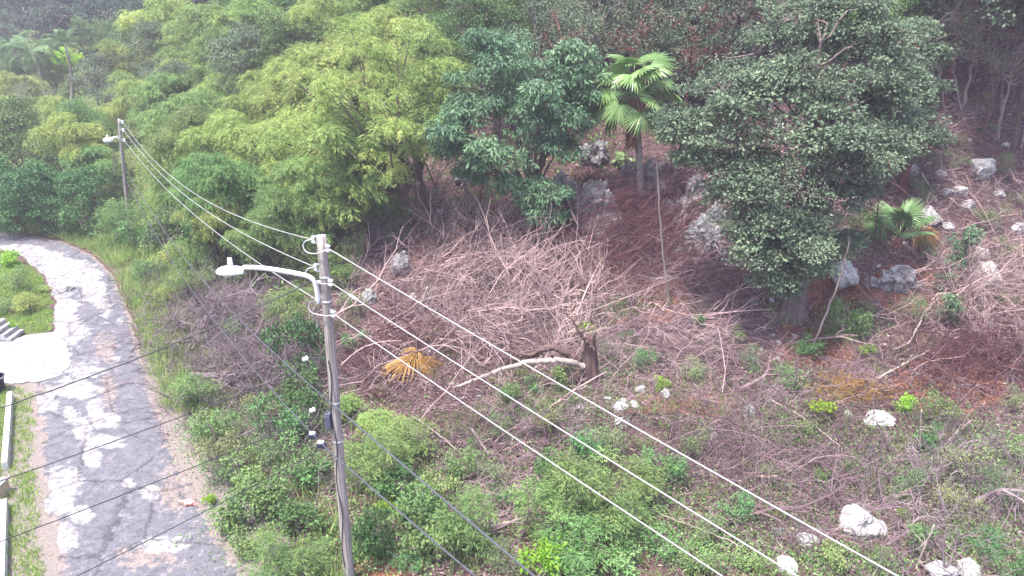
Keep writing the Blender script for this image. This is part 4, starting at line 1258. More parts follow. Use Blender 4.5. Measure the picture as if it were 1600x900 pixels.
b = hit(1003, 330)
tp = at_y(992, 148, b[1]) - b
fan_palm(b, tp[2], 'tall fan palm with bright drooping fronds on a pale trunk, centre of the slope', n=24, size=1.15, tr=.15, el=(-.75, 1.25), seed=4, top_off=(tp[0], tp[1]), pet=1.5)
b = hit(1402, 385)
fan_palm(b, 0.5, 'low young fan palm growing among rocks below the right slope', n=9, size=.92, tr=.07, el=(.35, 1.4), seed=6, dry=1, pet=1.2, tilt_k=(1.0, .05), fans=FANDARK)
b = hit(978, 268)
fan_palm(b, 0.3, 'small dark fan palm seedling at the foot of the tall palm', n=5, size=.6, tr=.05, el=(.2, 1.2), seed=8)


def coco_frond(L=3.6, seed=0):
    rg = np.random.default_rng(seed); n = 46
    t = np.linspace(0.08, 1, n)
    x = L * (t - .18 * t ** 3); z = L * (.34 * t - .62 * t ** 2.3)
    g = Geo(); V, F = tubes(np.stack([x, 0 * x, z], 1)[None], np.linspace(.05, .012, n)[None], 4); g.add(V, F, .8)
    for s in (-1, 1):
        m = n
        base = np.stack([x, 0 * x, z], 1); ln = .85 * np.sin(PI * (.12 + .85 * t)) + .12
        ax = np.stack([np.full(m, .55), np.full(m, s * .8), -.55 + rg.normal(0, .15, m)], 1)
        V, F = leaves(base, ax, np.stack([np.ones(m), np.zeros(m), np.zeros(m) + .2], 1), ln, .09); g.add(V, F)
    return g.mesh('frond', M['coco'])


CF = [coco_frond(3.6, i) for i in range(2)]
for q, (px, py, lab) in enumerate([(8, 72, 'coconut palm cut by the left edge below the dark hill'), (52, 78, 'coconut palm second from the left edge, grey arching fronds'), (92, 66, 'smaller coconut palm just above the lime green bush')]):
    rg = np.random.default_rng(30 + q)
    base = hit(px, py, 6.0); root = empty('coconut_palm', base - np.array([0, 0, .05])); tag(root, lab, 'palm', 'coconut palms')
    top = np.array([rg.normal(0, .5), rg.normal(0, .3), 6.0])
    V, F = tubes(curve((0, 0, -.3), top, 10, (.3, 0, 0))[None], np.linspace(.2, .12, 10)[None], 9); link('trunk', Geo().add(V, F).mesh('trunk', M['paleb'], True), root)
    sc_ = (1.0, .95, .7)[q]
    for i in range(15):
        fr = link('frond', CF[i % 2], root); fr.location = top
        fr.rotation_euler = (rg.normal(0, .2), -(rg.uniform(-.5, .95)), i * 2.399 + rg.normal(0, .2)); fr.scale = (sc_,) * 3

# ------------------------------------------------------------------ rocks
ROCK = [blobmesh('rock', 1.0, 40 + i, 4, .10, 2.0, (1.1, .95, .8), M['rock'], .85, ridged=True) for i in range(5)]
GROCK = [blobmesh('rock', 1.0, 60 + i, 4, .15, 2.2, (1, .9, 1), M['greyrock'], .7, ridged=True) for i in range(4)]
ROCKS = [
    (1337, 806, 68, 0, 1.0, 'biggest bright white boulder at lower right'), (1372, 822, 30, 0, 1.2, 'narrow white rock leaning on the biggest white boulder'), (1263, 838, 34, 0, .9, 'white rock left of the biggest boulder, just above a power line'), (1228, 880, 34, 0, .9, 'white rock at the bottom edge under the middle power line'),
    (1472, 889, 42, 0, .9, 'left white rock of the pair at the bottom right edge'), (1512, 885, 40, 0, 1.0, 'right white rock of the pair at the bottom right edge'), (1374, 651, 50, 0, .55, 'flat white rock beside the orange dry straw'), (1215, 828, 22, 1, .7, 'small grey rock left of the white rocks at lower right'),
    (1532, 258, 40, 0, 1.3, 'white rock on the upper right slope, highest of the large ones'), (1498, 296, 26, 0, .9, 'small white rock below the highest rock on the right slope'), (1318, 424, 46, 0, 1.3, 'tall white rock right of the huge evergreen trunk'), (1222, 446, 30, 1, 1.2, 'grey rock left of the huge evergreen trunk'),
    (1398, 428, 62, 1, .8, 'wide grey rock below the young fan palm'), (1541, 424, 44, 0, 1.3, 'pale pointed rock right of the blue-green saplings'), (1452, 334, 38, 0, 1.0, 'white rock right of the young fan palm'), (1350, 276, 22, 0, 1.4, 'narrow pale rock on the slope behind the slim evergreen'), (1296, 338, 22, 0, .8, 'small pale rock left of the young fan palm'), (1590, 352, 20, 0, 1.2, 'pale rock cut by the right edge on the slope'), (1594, 432, 20, 0, 1.1, 'pale rock at the right edge beside bare branches'),
    (1478, 298, 16, 0, 1.2, 'little pale rock among dead branches on the right slope'), (1534, 168, 13, 0, .6, 'little flat pale rock in the shaded wood'), (1545, 125, 14, 0, .4, 'highest flat pale stone in the shaded wood'),
    (970, 630, 26, 0, .7, 'largest white stone of the heap right of the stump'), (992, 630, 18, 0, .7, 'rounded white stone on red soil right of the stump'), (972, 656, 22, 0, 1.0, 'white stone below the heap right of the stump'), (1000, 606, 15, 0, .7, 'upper white stone above the heap right of the stump'), (1040, 612, 18, 0, 1.1, 'white stone on the red soil beside a lime weed'), (908, 634, 13, 0, .9, 'small round white stone below the stump'), (950, 622, 13, 0, .7, 'little white stone just right of the stump foot'), (1170, 640, 24, 1, 1.0, 'grey stone right of the red soil patches'), (1115, 680, 14, 1, .9, 'small grey stone among twigs below the red soil'),
    (626, 410, 40, 1, 1.1, 'round grey white boulder behind the near pole brush'), (577, 462, 30, 1, .8, 'dark grey rock right of the near pole top'), (668, 462, 14, 0, 1.6, 'narrow white stone beside a leaning stake'), (646, 462, 14, 0, 1.0, 'small white stone left of the narrow white stone'), (578, 345, 18, 0, .9, 'pale stone under the feathery tree stems'), (688, 330, 14, 0, .8, 'pale stone left of the dark leaning stems'), (885, 375, 18, 1, .9, 'grey stone at the foot of the broadleaf tree'),
    (618, 866, 16, 0, .5, 'flat white stone right of the pole foot'), (624, 884, 10, 0, .7, 'tiny white stone right of the pole foot'), (1325, 645, 14, 0, .7, 'small white stone left of the flat white rock'), (318, 528, 40, 1, .5, 'brown grey rock in the roadside dead brush'), (98, 452, 30, 1, .35, 'flat grey stone in the grass mound by the road'),
]
ROCKS += [(1425, 262, 20, 0, 1.2, 'pale rock just left of the upper dead branches'), (1470, 270, 16, 0, .9, 'small pale rock above the dead branches'), (1512, 318, 22, 0, .9, 'pale rock below the highest rock, second down'), (1560, 300, 18, 0, 1.1, 'pale rock right of and below the highest rock'), (1570, 225, 14, 0, .8, 'small pale rock right of the highest rock'), (1440, 372, 20, 1, 1.0, 'grey rock under the young fan palm'), (1480, 352, 18, 0, .9, 'small pale rock right of the palm rock'), (1335, 305, 18, 0, 1.3, 'pale rock between the two evergreen trunks'), (1320, 262, 16, 0, 1.2, 'pale rock high between the two evergreens'), (1375, 265, 16, 0, 1.5, 'upright pale rock behind the slim evergreen trunk'), (1280, 400, 20, 1, 1.0, 'grey rock close to the huge trunk, upper side'), (1360, 440, 22, 1, .9, 'grey rock between the tall white and wide grey rocks'), (1430, 445, 24, 1, .8, 'dark grey rock right of the wide grey rock'), (1060, 395, 22, 1, 1.1, 'grey rock in the brush right of the pale pole'), (1180, 470, 16, 1, .8, 'small grey rock left of the huge tree roots'), (800, 392, 14, 0, .8, 'small pale rock behind the large pale heap'), (1130, 400, 24, 1, 1.2, 'grey rock under the huge evergreen left side')]
random.seed(5)
for px, py, w, gk, asp, lab in ROCKS:
    p = hit(px, py + w * asp * .30); dep = depth_of(p); s = w * dep / FPX / 1.75
    me = random.choice(GROCK if gk else ROCK)
    o = link('boulder' if w > 24 else 'stone', me, None, p + np.array([0, 0, s * asp * .25]))
    o.scale = (s, s * .9, s * asp); o.rotation_euler = (random.uniform(-.25, .25), random.uniform(-.25, .25), random.uniform(0, 6.28))
    tag(o, lab, 'rock', 'limestone rocks on the slope')

CLIFF = [blobmesh('cliff', 1.0, 80 + i, 5, .24, 3.0, (1, .7, 1.2), M['greyrock'], .4, ridged=True) for i in range(3)]
OUT = [(925, 335, 78, 1.1, 'grey limestone outcrop between the broadleaf tree and the fan palm'), (1100, 372, 56, 1.2, 'grey limestone outcrop left of the huge evergreen'), (1005, 285, 60, 1.1, 'pale limestone outcrop at the foot of the tall fan palm'), (1087, 300, 34, 1.3, 'narrow pale limestone pinnacle behind the dark brush pile'), (1120, 345, 40, 1.3, 'upright limestone slab beside the huge evergreen crown'), (930, 240, 44, .8, 'upper grey rock face under the fan palm fronds'), (730, 270, 40, .9, 'grey rock face behind the dark leaning stems'), (880, 300, 50, 1.2, 'rock face in shade under the broadleaf tree'), (1060, 330, 44, .9, 'low grey outcrop behind the pale thin pole')]
for q, (px, py, w, asp, lab) in enumerate(OUT):
    p = hit(px, py + w * asp * .45); dep = depth_of(p); s = w * dep / FPX / 1.8
    o = link('limestone_outcrop', CLIFF[q % 3], None, p + np.array([0, s * .3, s * asp * .55])); o.scale = (s, s, s * asp); o.rotation_euler = (0, 0, random.uniform(-.6, .6))
    tag(o, lab, 'rock', 'limestone outcrops')


# ------------------------------------------------------------------ shrubs
def make_shrub(seed, leaf, hc=.55, rad=(.75, .75, .5), lobes=9, clumps=8, per=13, L=.11, W=.06, feather=False, droop=.25, stems=5, cr=.2, bark='paleb', up=.5):
    return make_tree(seed, leaf, bark, hc=hc, rad=rad, lobes=lobes, lobe_r=.45, clumps=clumps, per=per, L=L, W=W, clump_r=cr, flatten=.6, droop=droop, stems=stems, trunk_r=.022, spread=.4, fork=.35, twigs=.6, feather=feather, up=up, sides=4)


SH = dict(
    fresh=[make_shrub(300 + i, 'fresh', L=.10, W=.06) for i in range(2)],
    sapling=[make_shrub(310 + i, 'feather_green', hc=.8, rad=(.8, .8, .75), lobes=11, clumps=8, per=32, L=.16, W=.026, feather=True, cr=.34) for i in range(2)],
    dusty=[make_shrub(320 + i, 'dusty', L=.08, W=.045, per=12) for i in range(2)],
    deep=[make_shrub(330, 'mid', hc=.6, rad=(.7, .7, .55), L=.12, W=.075, per=18), make_shrub(331, 'vine', hc=.6, rad=(.75, .75, .55), L=.10, W=.07, per=20, droop=.6)],
    lime=[make_shrub(340 + i, 'lime', hc=.45, rad=(.55, .55, .4), lobes=7, clumps=8, per=12, L=.14, W=.08) for i in range(2)],
    blue=[make_shrub(350, 'bluegreen', hc=.9, rad=(.5, .5, .9), lobes=10, clumps=9, per=16, L=.13, W=.07)],
    yellow=[make_shrub(360, 'feather', hc=.6, rad=(.8, .8, .5), lobes=10, clumps=9, per=34, L=.16, W=.028, feather=True, cr=.34)],
)
SWORD = dict(fresh='fresh green shrub', sapling='feathery green sapling', dusty='dusty green shrub', deep='deep green leafy shrub', lime='bright lime weed', blue='blue-green sapling', yellow='yellow-green feathery shrub')
SZ = dict(pole='right of the pole foot', bottom='in the bottom centre patch', road='on the roadside bank', bank='left of the near pole', clearing='around the stump clearing', right='in the lower right scrub', slope='among the slope rocks', verge='before the road bend', brush='below the left wires', mid='below the stump', mound='on the grass mound')
SHRUBS = [
    ('sapling', 905, 770, 120, 'bottom'), ('sapling', 960, 810, 130, 'bottom'), ('sapling', 850, 800, 110, 'bottom'), ('sapling', 1000, 760, 90, 'bottom'), ('fresh', 930, 730, 80, 'bottom'), ('sapling', 910, 860, 130, 'bottom'), ('fresh', 980, 880, 100, 'bottom'), ('lime', 855, 872, 70, 'bottom'), ('fresh', 1035, 735, 90, 'bottom'), ('deep', 870, 740, 70, 'bottom'), ('dusty', 800, 870, 90, 'bottom'), ('fresh', 790, 770, 60, 'bottom'), ('fresh', 1030, 850, 80, 'bottom'), ('dusty', 960, 690, 60, 'bottom'), ('fresh', 920, 690, 60, 'bottom'),
    ('yellow', 600, 650, 90, 'pole'), ('sapling', 640, 690, 90, 'pole'), ('sapling', 580, 720, 90, 'pole'), ('deep', 630, 750, 90, 'pole'), ('lime', 606, 790, 36, 'pole'), ('deep', 650, 800, 90, 'pole'), ('fresh', 690, 760, 80, 'pole'), ('deep', 590, 830, 80, 'pole'), ('fresh', 680, 840, 100, 'pole'), ('sapling', 730, 820, 90, 'pole'), ('fresh', 560, 690, 60, 'pole'), ('fresh', 720, 720, 70, 'pole'), ('dusty', 760, 740, 60, 'pole'), ('yellow', 545, 640, 60, 'pole'), ('fresh', 640, 880, 60, 'pole'),
    ('fresh', 330, 660, 80, 'road'), ('sapling', 300, 610, 70, 'road'), ('dusty', 350, 700, 90, 'road'), ('fresh', 370, 740, 80, 'road'), ('fresh', 350, 800, 70, 'road'), ('deep', 400, 780, 90, 'road'), ('fresh', 400, 840, 90, 'road'), ('sapling', 440, 870, 110, 'road'), ('lime', 328, 778, 24, 'road'), ('deep', 460, 810, 80, 'road'), ('fresh', 430, 900, 90, 'road'), ('dusty', 330, 740, 60, 'road'), ('fresh', 500, 870, 70, 'road'),
    ('deep', 470, 540, 90, 'bank'), ('deep', 455, 600, 80, 'bank'), ('deep', 480, 640, 80, 'bank'), ('fresh', 430, 660, 90, 'bank'), ('sapling', 460, 490, 90, 'bank'), ('fresh', 450, 720, 90, 'bank'), ('dusty', 400, 640, 80, 'bank'), ('fresh', 490, 740, 70, 'bank'), ('dusty', 410, 700, 80, 'bank'), ('sapling', 530, 420, 80, 'bank'), ('sapling', 540, 390, 60, 'bank'), ('dusty', 540, 470, 60, 'bank'),
    ('yellow', 270, 400, 60, 'verge'), ('fresh', 215, 370, 70, 'verge'), ('sapling', 180, 345, 70, 'verge'), ('deep', 130, 340, 70, 'verge'), ('fresh', 70, 330, 70, 'verge'), ('fresh', 15, 340, 60, 'verge'), ('dusty', 255, 360, 80, 'verge'), ('fresh', 235, 420, 60, 'verge'), ('sapling', 300, 400, 80, 'verge'), ('yellow', 250, 460, 50, 'verge'), ('sapling', 290, 445, 70, 'verge'), ('fresh', 250, 330, 70, 'verge'), ('dusty', 320, 430, 60, 'verge'),
    ('sapling', 585, 340, 70, 'brush'), ('sapling', 630, 335, 60, 'brush'), ('dusty', 665, 345, 50, 'brush'), ('yellow', 545, 355, 70, 'brush'), ('dusty', 610, 365, 60, 'brush'), ('dusty', 345, 390, 90, 'brush'), ('sapling', 400, 390, 80, 'brush'), ('dusty', 430, 410, 70, 'brush'), ('deep', 390, 430, 60, 'brush'), ('sapling', 470, 400, 70, 'brush'), ('fresh', 440, 370, 80, 'brush'), ('sapling', 500, 350, 80, 'brush'), ('dusty', 560, 390, 60, 'brush'), ('dusty', 360, 520, 70, 'brush'),
    ('fresh', 22, 432, 40, 'mound'), ('yellow', 48, 470, 44, 'mound'), ('fresh', 14, 478, 40, 'mound'), ('lime', 8, 405, 36, 'mound'), ('lime', 14, 512, 22, 'mound'), ('yellow', 62, 448, 30, 'mound'),
    ('lime', 920, 510, 34, 'clearing'), ('deep', 985, 526, 34, 'clearing'), ('fresh', 915, 455, 30, 'clearing'), ('dusty', 950, 545, 40, 'clearing'), ('fresh', 1010, 560, 40, 'clearing'), ('lime', 1032, 597, 30, 'clearing'), ('dusty', 1080, 575, 50, 'clearing'), ('fresh', 1095, 500, 26, 'clearing'), ('fresh', 1150, 520, 30, 'clearing'), ('dusty', 1180, 560, 50, 'clearing'), ('lime', 1355, 545, 28, 'clearing'), ('fresh', 1225, 590, 50, 'clearing'), ('deep', 1260, 540, 40, 'clearing'),
    ('lime', 1283, 634, 46, 'right'), ('fresh', 1265, 670, 50, 'right'), ('lime', 1410, 628, 36, 'right'), ('fresh', 1470, 640, 70, 'right'), ('fresh', 1450, 680, 60, 'right'), ('dusty', 1520, 720, 90, 'right'), ('dusty', 1570, 760, 90, 'right'), ('dusty', 1490, 790, 90, 'right'), ('fresh', 1540, 845, 70, 'right'), ('lime', 1412, 802, 28, 'right'), ('fresh', 1440, 840, 60, 'right'), ('fresh', 1580, 880, 60, 'right'), ('dusty', 1330, 720, 50, 'right'), ('fresh', 1150, 790, 60, 'right'), ('dusty', 1110, 830, 80, 'right'), ('fresh', 1090, 870, 80, 'right'), ('fresh', 1170, 870, 60, 'right'), ('fresh', 1310, 870, 80, 'right'), ('dusty', 1390, 880, 60, 'right'), ('dusty', 1580, 620, 50, 'right'), ('fresh', 1290, 740, 30, 'right'), ('dusty', 1200, 740, 50, 'right'), ('fresh', 1590, 700, 50, 'right'), ('dusty', 1420, 760, 60, 'right'),
    ('deep', 940, 315, 60, 'slope'), ('deep', 905, 345, 50, 'slope'), ('fresh', 965, 345, 46, 'slope'), ('deep', 1005, 300, 40, 'slope'), ('dusty', 1490, 250, 50, 'slope'), ('dusty', 1560, 260, 50, 'slope'), ('dusty', 1590, 310, 50, 'slope'), ('dusty', 1440, 300, 50, 'slope'), ('dusty', 1530, 340, 44, 'slope'), ('dusty', 1570, 390, 50, 'slope'), ('dusty', 1500, 220, 40, 'slope'), ('fresh', 1575, 470, 40, 'slope'), ('dusty', 1420, 480, 50, 'slope'), ('dusty', 1530, 160, 40, 'slope'), ('blue', 1502, 395, 44, 'slope'), ('blue', 1482, 480, 40, 'slope'), ('blue', 1475, 440, 30, 'slope'), ('fresh', 1325, 500, 60, 'slope'), ('fresh', 1300, 520, 30, 'slope'), ('dusty', 1350, 480, 40, 'slope'), ('deep', 1360, 345, 40, 'slope'), ('dusty', 1450, 390, 40, 'slope'), ('dusty', 1560, 340, 50, 'slope'), ('deep', 1190, 430, 40, 'slope'), ('fresh', 1095, 320, 36, 'slope'), ('deep', 960, 300, 50, 'slope'), ('fresh', 1545, 200, 30, 'slope'),
    ('fresh', 830, 600, 40, 'mid'), ('fresh', 880, 590, 50, 'mid'), ('deep', 800, 615, 40, 'mid'), ('fresh', 890, 620, 30, 'mid'), ('dusty', 850, 650, 60, 'mid'), ('dusty', 780, 660, 50, 'mid'), ('fresh', 745, 690, 40, 'mid'), ('dusty', 1090, 690, 60, 'mid'), ('dusty', 1010, 690, 50, 'mid'), ('fresh', 555, 530, 40, 'mid'),
]
sz = {}
random.seed(31)
for kind, px, py, w, z in SHRUBS:
    pr = SH[kind][random.randrange(len(SH[kind]))]
    o = put_plant('shrub' if kind not in ('sapling', 'blue') else 'sapling', pr, px, py, w * random.uniform(.8, 1.1), ('stems', 'foliage'), squash=random.uniform(.8, 1.5))
    sz.setdefault((kind, z), []).append((o, px))
for (kind, z), lst in sz.items():
    w = SWORD[kind]
    if len(lst) == 1:
        tag(lst[0][0], 'single %s %s' % (w, SZ[z]), w.split()[-1], 'shrubs ' + SZ[z])
    else:
        rank(lst, '%s of the ' + w + 's ' + SZ[z], w + 's ' + SZ[z], w.split()[-1])


# ------------------------------------------------------------------ dead brush: twigs by the thousand
def twig_set(base, az, el, L, r, rg, k=6, subs=3, bend=.5, sub_len=.4, zfun=None, sides=3):
    """curved sticks with side shoots; all arrays of n"""
    n = len(base)
    t = np.linspace(0, 1, k)[None, :]
    def path(b, az, el, L, bend_h, bend_v):
        a = az[:, None] + bend_h[:, None] * t; e = el[:, None] + bend_v[:, None] * t
        d = np.stack([np.cos(a) * np.cos(e), np.sin(a) * np.cos(e), np.sin(e)], -1) * (L / (k - 1))[:, None, None]
        d += rg.normal(0, .17, d.shape) * (L / (k - 1))[:, None, None]
        P = np.concatenate([np.zeros((len(b), 1, 3)), np.cumsum(d, 1)[:, :-1]], 1) + b[:, None]
        return P
    P = path(base, az, el, L, rg.normal(0, bend, n), rg.normal(-.25, bend * .7, n))
    R = r[:, None] * np.linspace(1, .35, k)[None]
    sets = [(P, R)]
    if subs:
        ns = n * subs; src = np.repeat(np.arange(n), subs); j = rg.integers(1, k - 1, ns)
        b = P[src, j]; dv = P[src, j + 1] - P[src, j]
        a2 = np.arctan2(dv[:, 1], dv[:, 0]) + rg.choice([-1, 1], ns) * rg.uniform(.35, .9, ns)
        e2 = np.arcsin(np.clip(dv[:, 2] / (np.linalg.norm(dv, axis=1) + 1e-6), -1, 1)) + rg.normal(.1, .3, ns)
        P2 = path(b, a2, e2, L[src] * sub_len * rg.uniform(.5, 1.3, ns), rg.normal(0, bend, ns), rg.normal(0, bend * .6, ns))
        sets.append((P2, (r[src] * .55)[:, None] * np.linspace(1, .4, k)[None]))
    return sets


def brush_mesh(name, sets, mat, rg, clampz=True, sides=3):
    g = Geo()
    for P, R in sets:
        if clampz:
            hz = H(P[..., 0], P[..., 1]) + R * .6
            P[..., 2] = np.where(P[..., 2] < hz, hz + (hz - P[..., 2]) * .12, P[..., 2])
        V, F = tubes(P, R, sides)
        age = np.clip((fbm(P[:, 0, 0] * .9, P[:, 0, 1] * .9) - .25) * 2.0, 0, 1)
        g.add(V, F, np.repeat(.5 * rg.random(len(P)) ** 1.5 + .5 * age, (P.shape[1] - 1) * sides))
    return g.mesh(name, mat)


def brush_pile(px, py, wpx, hpx, n, mat, label, az=None, azs=3.0, L=1.6, r=.014, height=.8, el=.25, seed=0, subs=4, bend=.85):
    rg = np.random.default_rng(seed)
    u = rg.normal(0, .42, n); v = rg.normal(0, .42, n)
    c = hit(px, py)
    a = hit(px - wpx / 2, py); b = hit(px + wpx / 2, py); f = hit(px, py + hpx / 2); q = hit(px, py - hpx / 2)
    xy = c[None, :2] + u[:, None] * (b - a)[None, :2] + v[:, None] * (q - f)[None, :2]
    dome = height * np.exp(-2.2 * (u ** 2 + v ** 2) / .5) * rg.random(n) ** .8
    base = np.stack([xy[:, 0], xy[:, 1], H(xy[:, 0], xy[:, 1]) + .03 + dome], 1)
    azv = rg.uniform(0, 2 * PI, n) if az is None else az + rg.normal(0, azs, n)
    Lv = L * rg.lognormal(0, .35, n)
    # start behind so that the middle of the stick is over the pile
    base[:, 0] -= np.cos(azv) * Lv * .4; base[:, 1] -= np.sin(azv) * Lv * .4
    base[:, 2] = np.maximum(base[:, 2], H(base[:, 0], base[:, 1]) + .02)
    sets = twig_set(base, azv, rg.normal(el, .25, n), Lv, r * .72 * rg.lognormal(0, .6, n), rg, subs=subs, bend=bend)
    o = link('brush_pile', brush_mesh('brush_pile', sets, M[mat], rg))
    tag(o, label, 'brush pile', None, 'stuff')
    return o


PILES = [
    # px, py, w, h, n, material, label, az, azs, L, r, height, el
    (800, 450, 250, 130, 1500, 'twigpale', 'large pale heap of cut branches left of the stump', 1.4, 1.1, 2.3, .015, 1.6, .25),
    (760, 540, 300, 110, 900, 'twigpale', 'tangle of pale dead branches around the fallen limb', None, 0, 1.9, .014, .8, .2),
    (650, 540, 200, 90, 700, 'twigred', 'reddish twig heap around the orange dead frond', None, 0, 1.3, .010, .6, .2),
    (965, 385, 210, 110, 2000, 'twigred', 'dark red-brown brush heap below the fan palm', 0.4, .45, 2.2, .012, 2.4, .3),
    (1080, 300, 180, 90, 420, 'twig', 'bleached brush heap between fan palm and huge evergreen', 0.3, .9, 2.2, .018, 1.0, .2),
    (1100, 440, 240, 90, 700, 'twig', 'grey-brown brush tangle behind the pale thin pole', None, 0, 1.6, .013, .7, .25),
    (1050, 540, 260, 80, 700, 'twig', 'flattened brown brush right of the stump', -.4, .8, 1.8, .012, .4, .1),
    (365, 520, 180, 100, 1900, 'twiggrey', 'grey dead brush heap on the bank below the street lamp', None, 0, 1.6, .013, 1.1, .3),
    (390, 595, 170, 90, 1600, 'twiggrey', 'grey tangled dead branches beside the road bank', None, 0, 1.5, .012, .6, .2),
    (600, 400, 220, 110, 700, 'twig', 'brown twig tangle behind the top of the near pole', None, 0, 1.7, .013, .8, .3),
    (560, 320, 220, 90, 600, 'twig', 'dry branches under the big feathery tree', 1.4, .9, 2.0, .014, 1.2, .6),
    (1540, 480, 190, 110, 900, 'twigpale', 'bleached bare branch tangle at the right edge', None, 0, 2.0, .014, 1.0, .3),
    (1520, 575, 160, 70, 900, 'twigred', 'dark red-brown brush heap at right', None, 0, 1.3, .010, .9, .4),
    (1470, 310, 220, 130, 700, 'twig', 'scattered dead branches on the upper right slope', None, 0, 1.9, .013, .5, .15),
    (1520, 190, 180, 110, 500, 'twig', 'dead twigs on the floor of the shaded wood', None, 0, 1.7, .013, .5, .3),
    (1340, 600, 260, 90, 600, 'twig', 'low twig litter around the orange dry straw', None, 0, 1.4, .011, .3, .1),
    (1270, 730, 300, 130, 800, 'twig', 'brown twig carpet above the biggest white boulder', None, 0, 1.5, .011, .35, .12),
    (1130, 720, 220, 110, 600, 'twig', 'twig tangle between the two upper power lines', None, 0, 1.5, .011, .4, .15),
    (1500, 770, 260, 160, 800, 'twiggrey', 'grey scrub of dead stems at lower right', None, 0, 1.3, .010, .6, .6),
    (820, 680, 260, 80, 700, 'twig', 'brown twigs below the fallen limb', None, 0, 1.5, .012, .4, .12),
    (760, 790, 130, 100, 350, 'twig', 'brown cut sticks between the lower shrubs', .2, .5, 1.2, .014, .3, .05),
    (450, 690, 150, 160, 400, 'twiggrey', 'dead stems among shrubs left of the near pole', None, 0, 1.2, .010, .5, .4),
    (560, 590, 120, 70, 350, 'twigred', 'reddish twigs just right of the near pole', None, 0, 1.2, .010, .5, .2),
    (1180, 640, 220, 80, 500, 'twig', 'dry twigs right of the red soil patches', None, 0, 1.4, .011, .3, .1),
    (1130, 170, 120, 110, 350, 'twigred', 'red dry twigs behind the tall fan palm', None, 0, 1.6, .012, .9, .6),
    (300, 470, 120, 70, 300, 'twiggrey', 'dry grey stems in the verge before the brush heap', None, 0, 1.1, .009, .5, .6),
    (1320, 840, 300, 80, 350, 'twig', 'sticks scattered round the white boulders', None, 0, 1.2, .011, .2, .1),
    (900, 560, 180, 60, 300, 'twig', 'thin dry sticks around the stump', None, 0, 1.4, .010, .4, .15),
]
PILES += [
    (790, 445, 230, 120, 90, 'twigpale', 'long curling bleached branches on the large pale heap', 1.0, 1.2, 3.0, .02, 1.5, .3),
    (760, 550, 280, 90, 60, 'twigpale', 'long curling branches over the fallen limb', None, 0, 2.8, .02, .9, .2),
    (1545, 460, 150, 90, 60, 'twigpale', 'thick bleached branches at the right edge tangle', None, 0, 2.6, .02, 1.0, .3),
    (1080, 330, 160, 80, 40, 'twigpale', 'long pale branches left of the huge evergreen', .4, .5, 2.8, .02, 1.2, .2),
    (1460, 300, 160, 120, 50, 'twigpale', 'pale broken branches on the right slope', None, 0, 2.2, .02, .6, .2),
    (640, 310, 160, 90, 60, 'twig', 'leaning dry stems left of the dark tree stems', 1.7, .5, 3.0, .02, 1.0, 1.0),
    (1130, 500, 220, 80, 40, 'twigpale', 'pale sticks lying before the huge evergreen', None, 0, 1.8, .022, .3, .1)]
for q, (px, py, w, h, n, mat, lab, az, azs, L, r, hg, el) in enumerate(PILES):
    brush_pile(px, py, w, h, int(n * (.62 if n > 100 else 1)), mat, lab, az, azs, L, r * 1.1, hg, el, seed=900 + q)


# thin sticks lying everywhere over the clearing
def in_clearing(n, rg, ylim=(14, 50)):
    px = rg.uniform(250, 1640, n * 3); py = rg.uniform(330, 940, n * 3)
    out = []
    x = rg.uniform(-16, 26, n * 4); y = rg.uniform(ylim[0], ylim[1], n * 4)
    r, s = bil(_RD, x, y), bil(_RS, x, y)
    qx, qy, dp = project(np.stack([x, y, H(x, y)], 1))
    ok = (r > 1.2) & (s > 0) & (qx > -40) & (qx < 1660) & (qy < 960) & ~((y > 33) & (x < -4))
    return x[ok][:n], y[ok][:n]


rg = np.random.default_rng(77)
x, y = in_clearing(2400, rg)
n = len(x)
base = np.stack([x, y, H(x, y) + .02 + .05 * rg.random(n)], 1)
sets = twig_set(base, rg.uniform(0, 2 * PI, n), rg.normal(.08, .22, n), .9 * rg.lognormal(0, .45, n), .0085 * rg.lognormal(0, .35, n), rg, k=5, subs=2)
tag(link('fallen_twigs', brush_mesh('fallen_twigs', sets, M['twig'], rg)), 'dead twigs strewn over the whole clearing', 'twigs', None, 'stuff')

# leaf litter
x, y = in_clearing(80000, rg); n = len(x)
base = np.stack([x, y, H(x, y) + .01 + .05 * rg.random(n)], 1)
ax = np.stack([rg.normal(size=n), rg.normal(size=n), rg.normal(0, .35, n)], 1); sd = np.stack([rg.normal(size=n), rg.normal(size=n), rg.normal(0, .3, n)], 1)
V, F = leaves(base, ax, sd, rg.uniform(.07, .18, n), rg.uniform(.03, .08, n))
tag(link('leaf_litter', Geo().add(V, F).mesh('leaf_litter', M['litter'])), 'brown dead leaves covering the clearing floor', 'leaf litter', None, 'stuff')


# rust coloured leaf drifts, made dark and dense to paint in shade
def drift(blobs, n, mat, name, label, L=(.08, .2), W=(.03, .07), hgt=.12, up=0.0, seed=1):
    rg = np.random.default_rng(seed)
    pts = []
    for (px, py, rx, ry) in blobs:
        m = n // len(blobs)
        a = rg.normal(0, .5, (m, 2)); P = np.array([hit(px, py)]); dx = (hit(px + rx, py) - hit(px - rx, py)) / 2; dy = (hit(px, py - ry) - hit(px, py + ry)) / 2
        q = P[:, :2] + a[:, :1] * dx[None, :2] + a[:, 1:] * dy[None, :2]
        pts.append(q)
    q = np.concatenate(pts); m = len(q)
    base = np.stack([q[:, 0], q[:, 1], H(q[:, 0], q[:, 1]) + hgt * rg.random(m) ** 2], 1)
    ax = rdir(m, up, rg); ax[:, 2] = np.abs(ax[:, 2]) * (.3 + up)
    V, F = leaves(base, ax, rg.normal(size=(m, 3)), rg.uniform(*L, m), rg.uniform(*W, m))
    return tag(link(name, Geo().add(V, F).mesh(name, M[mat])), label, name.replace('_', ' '), None, 'stuff')


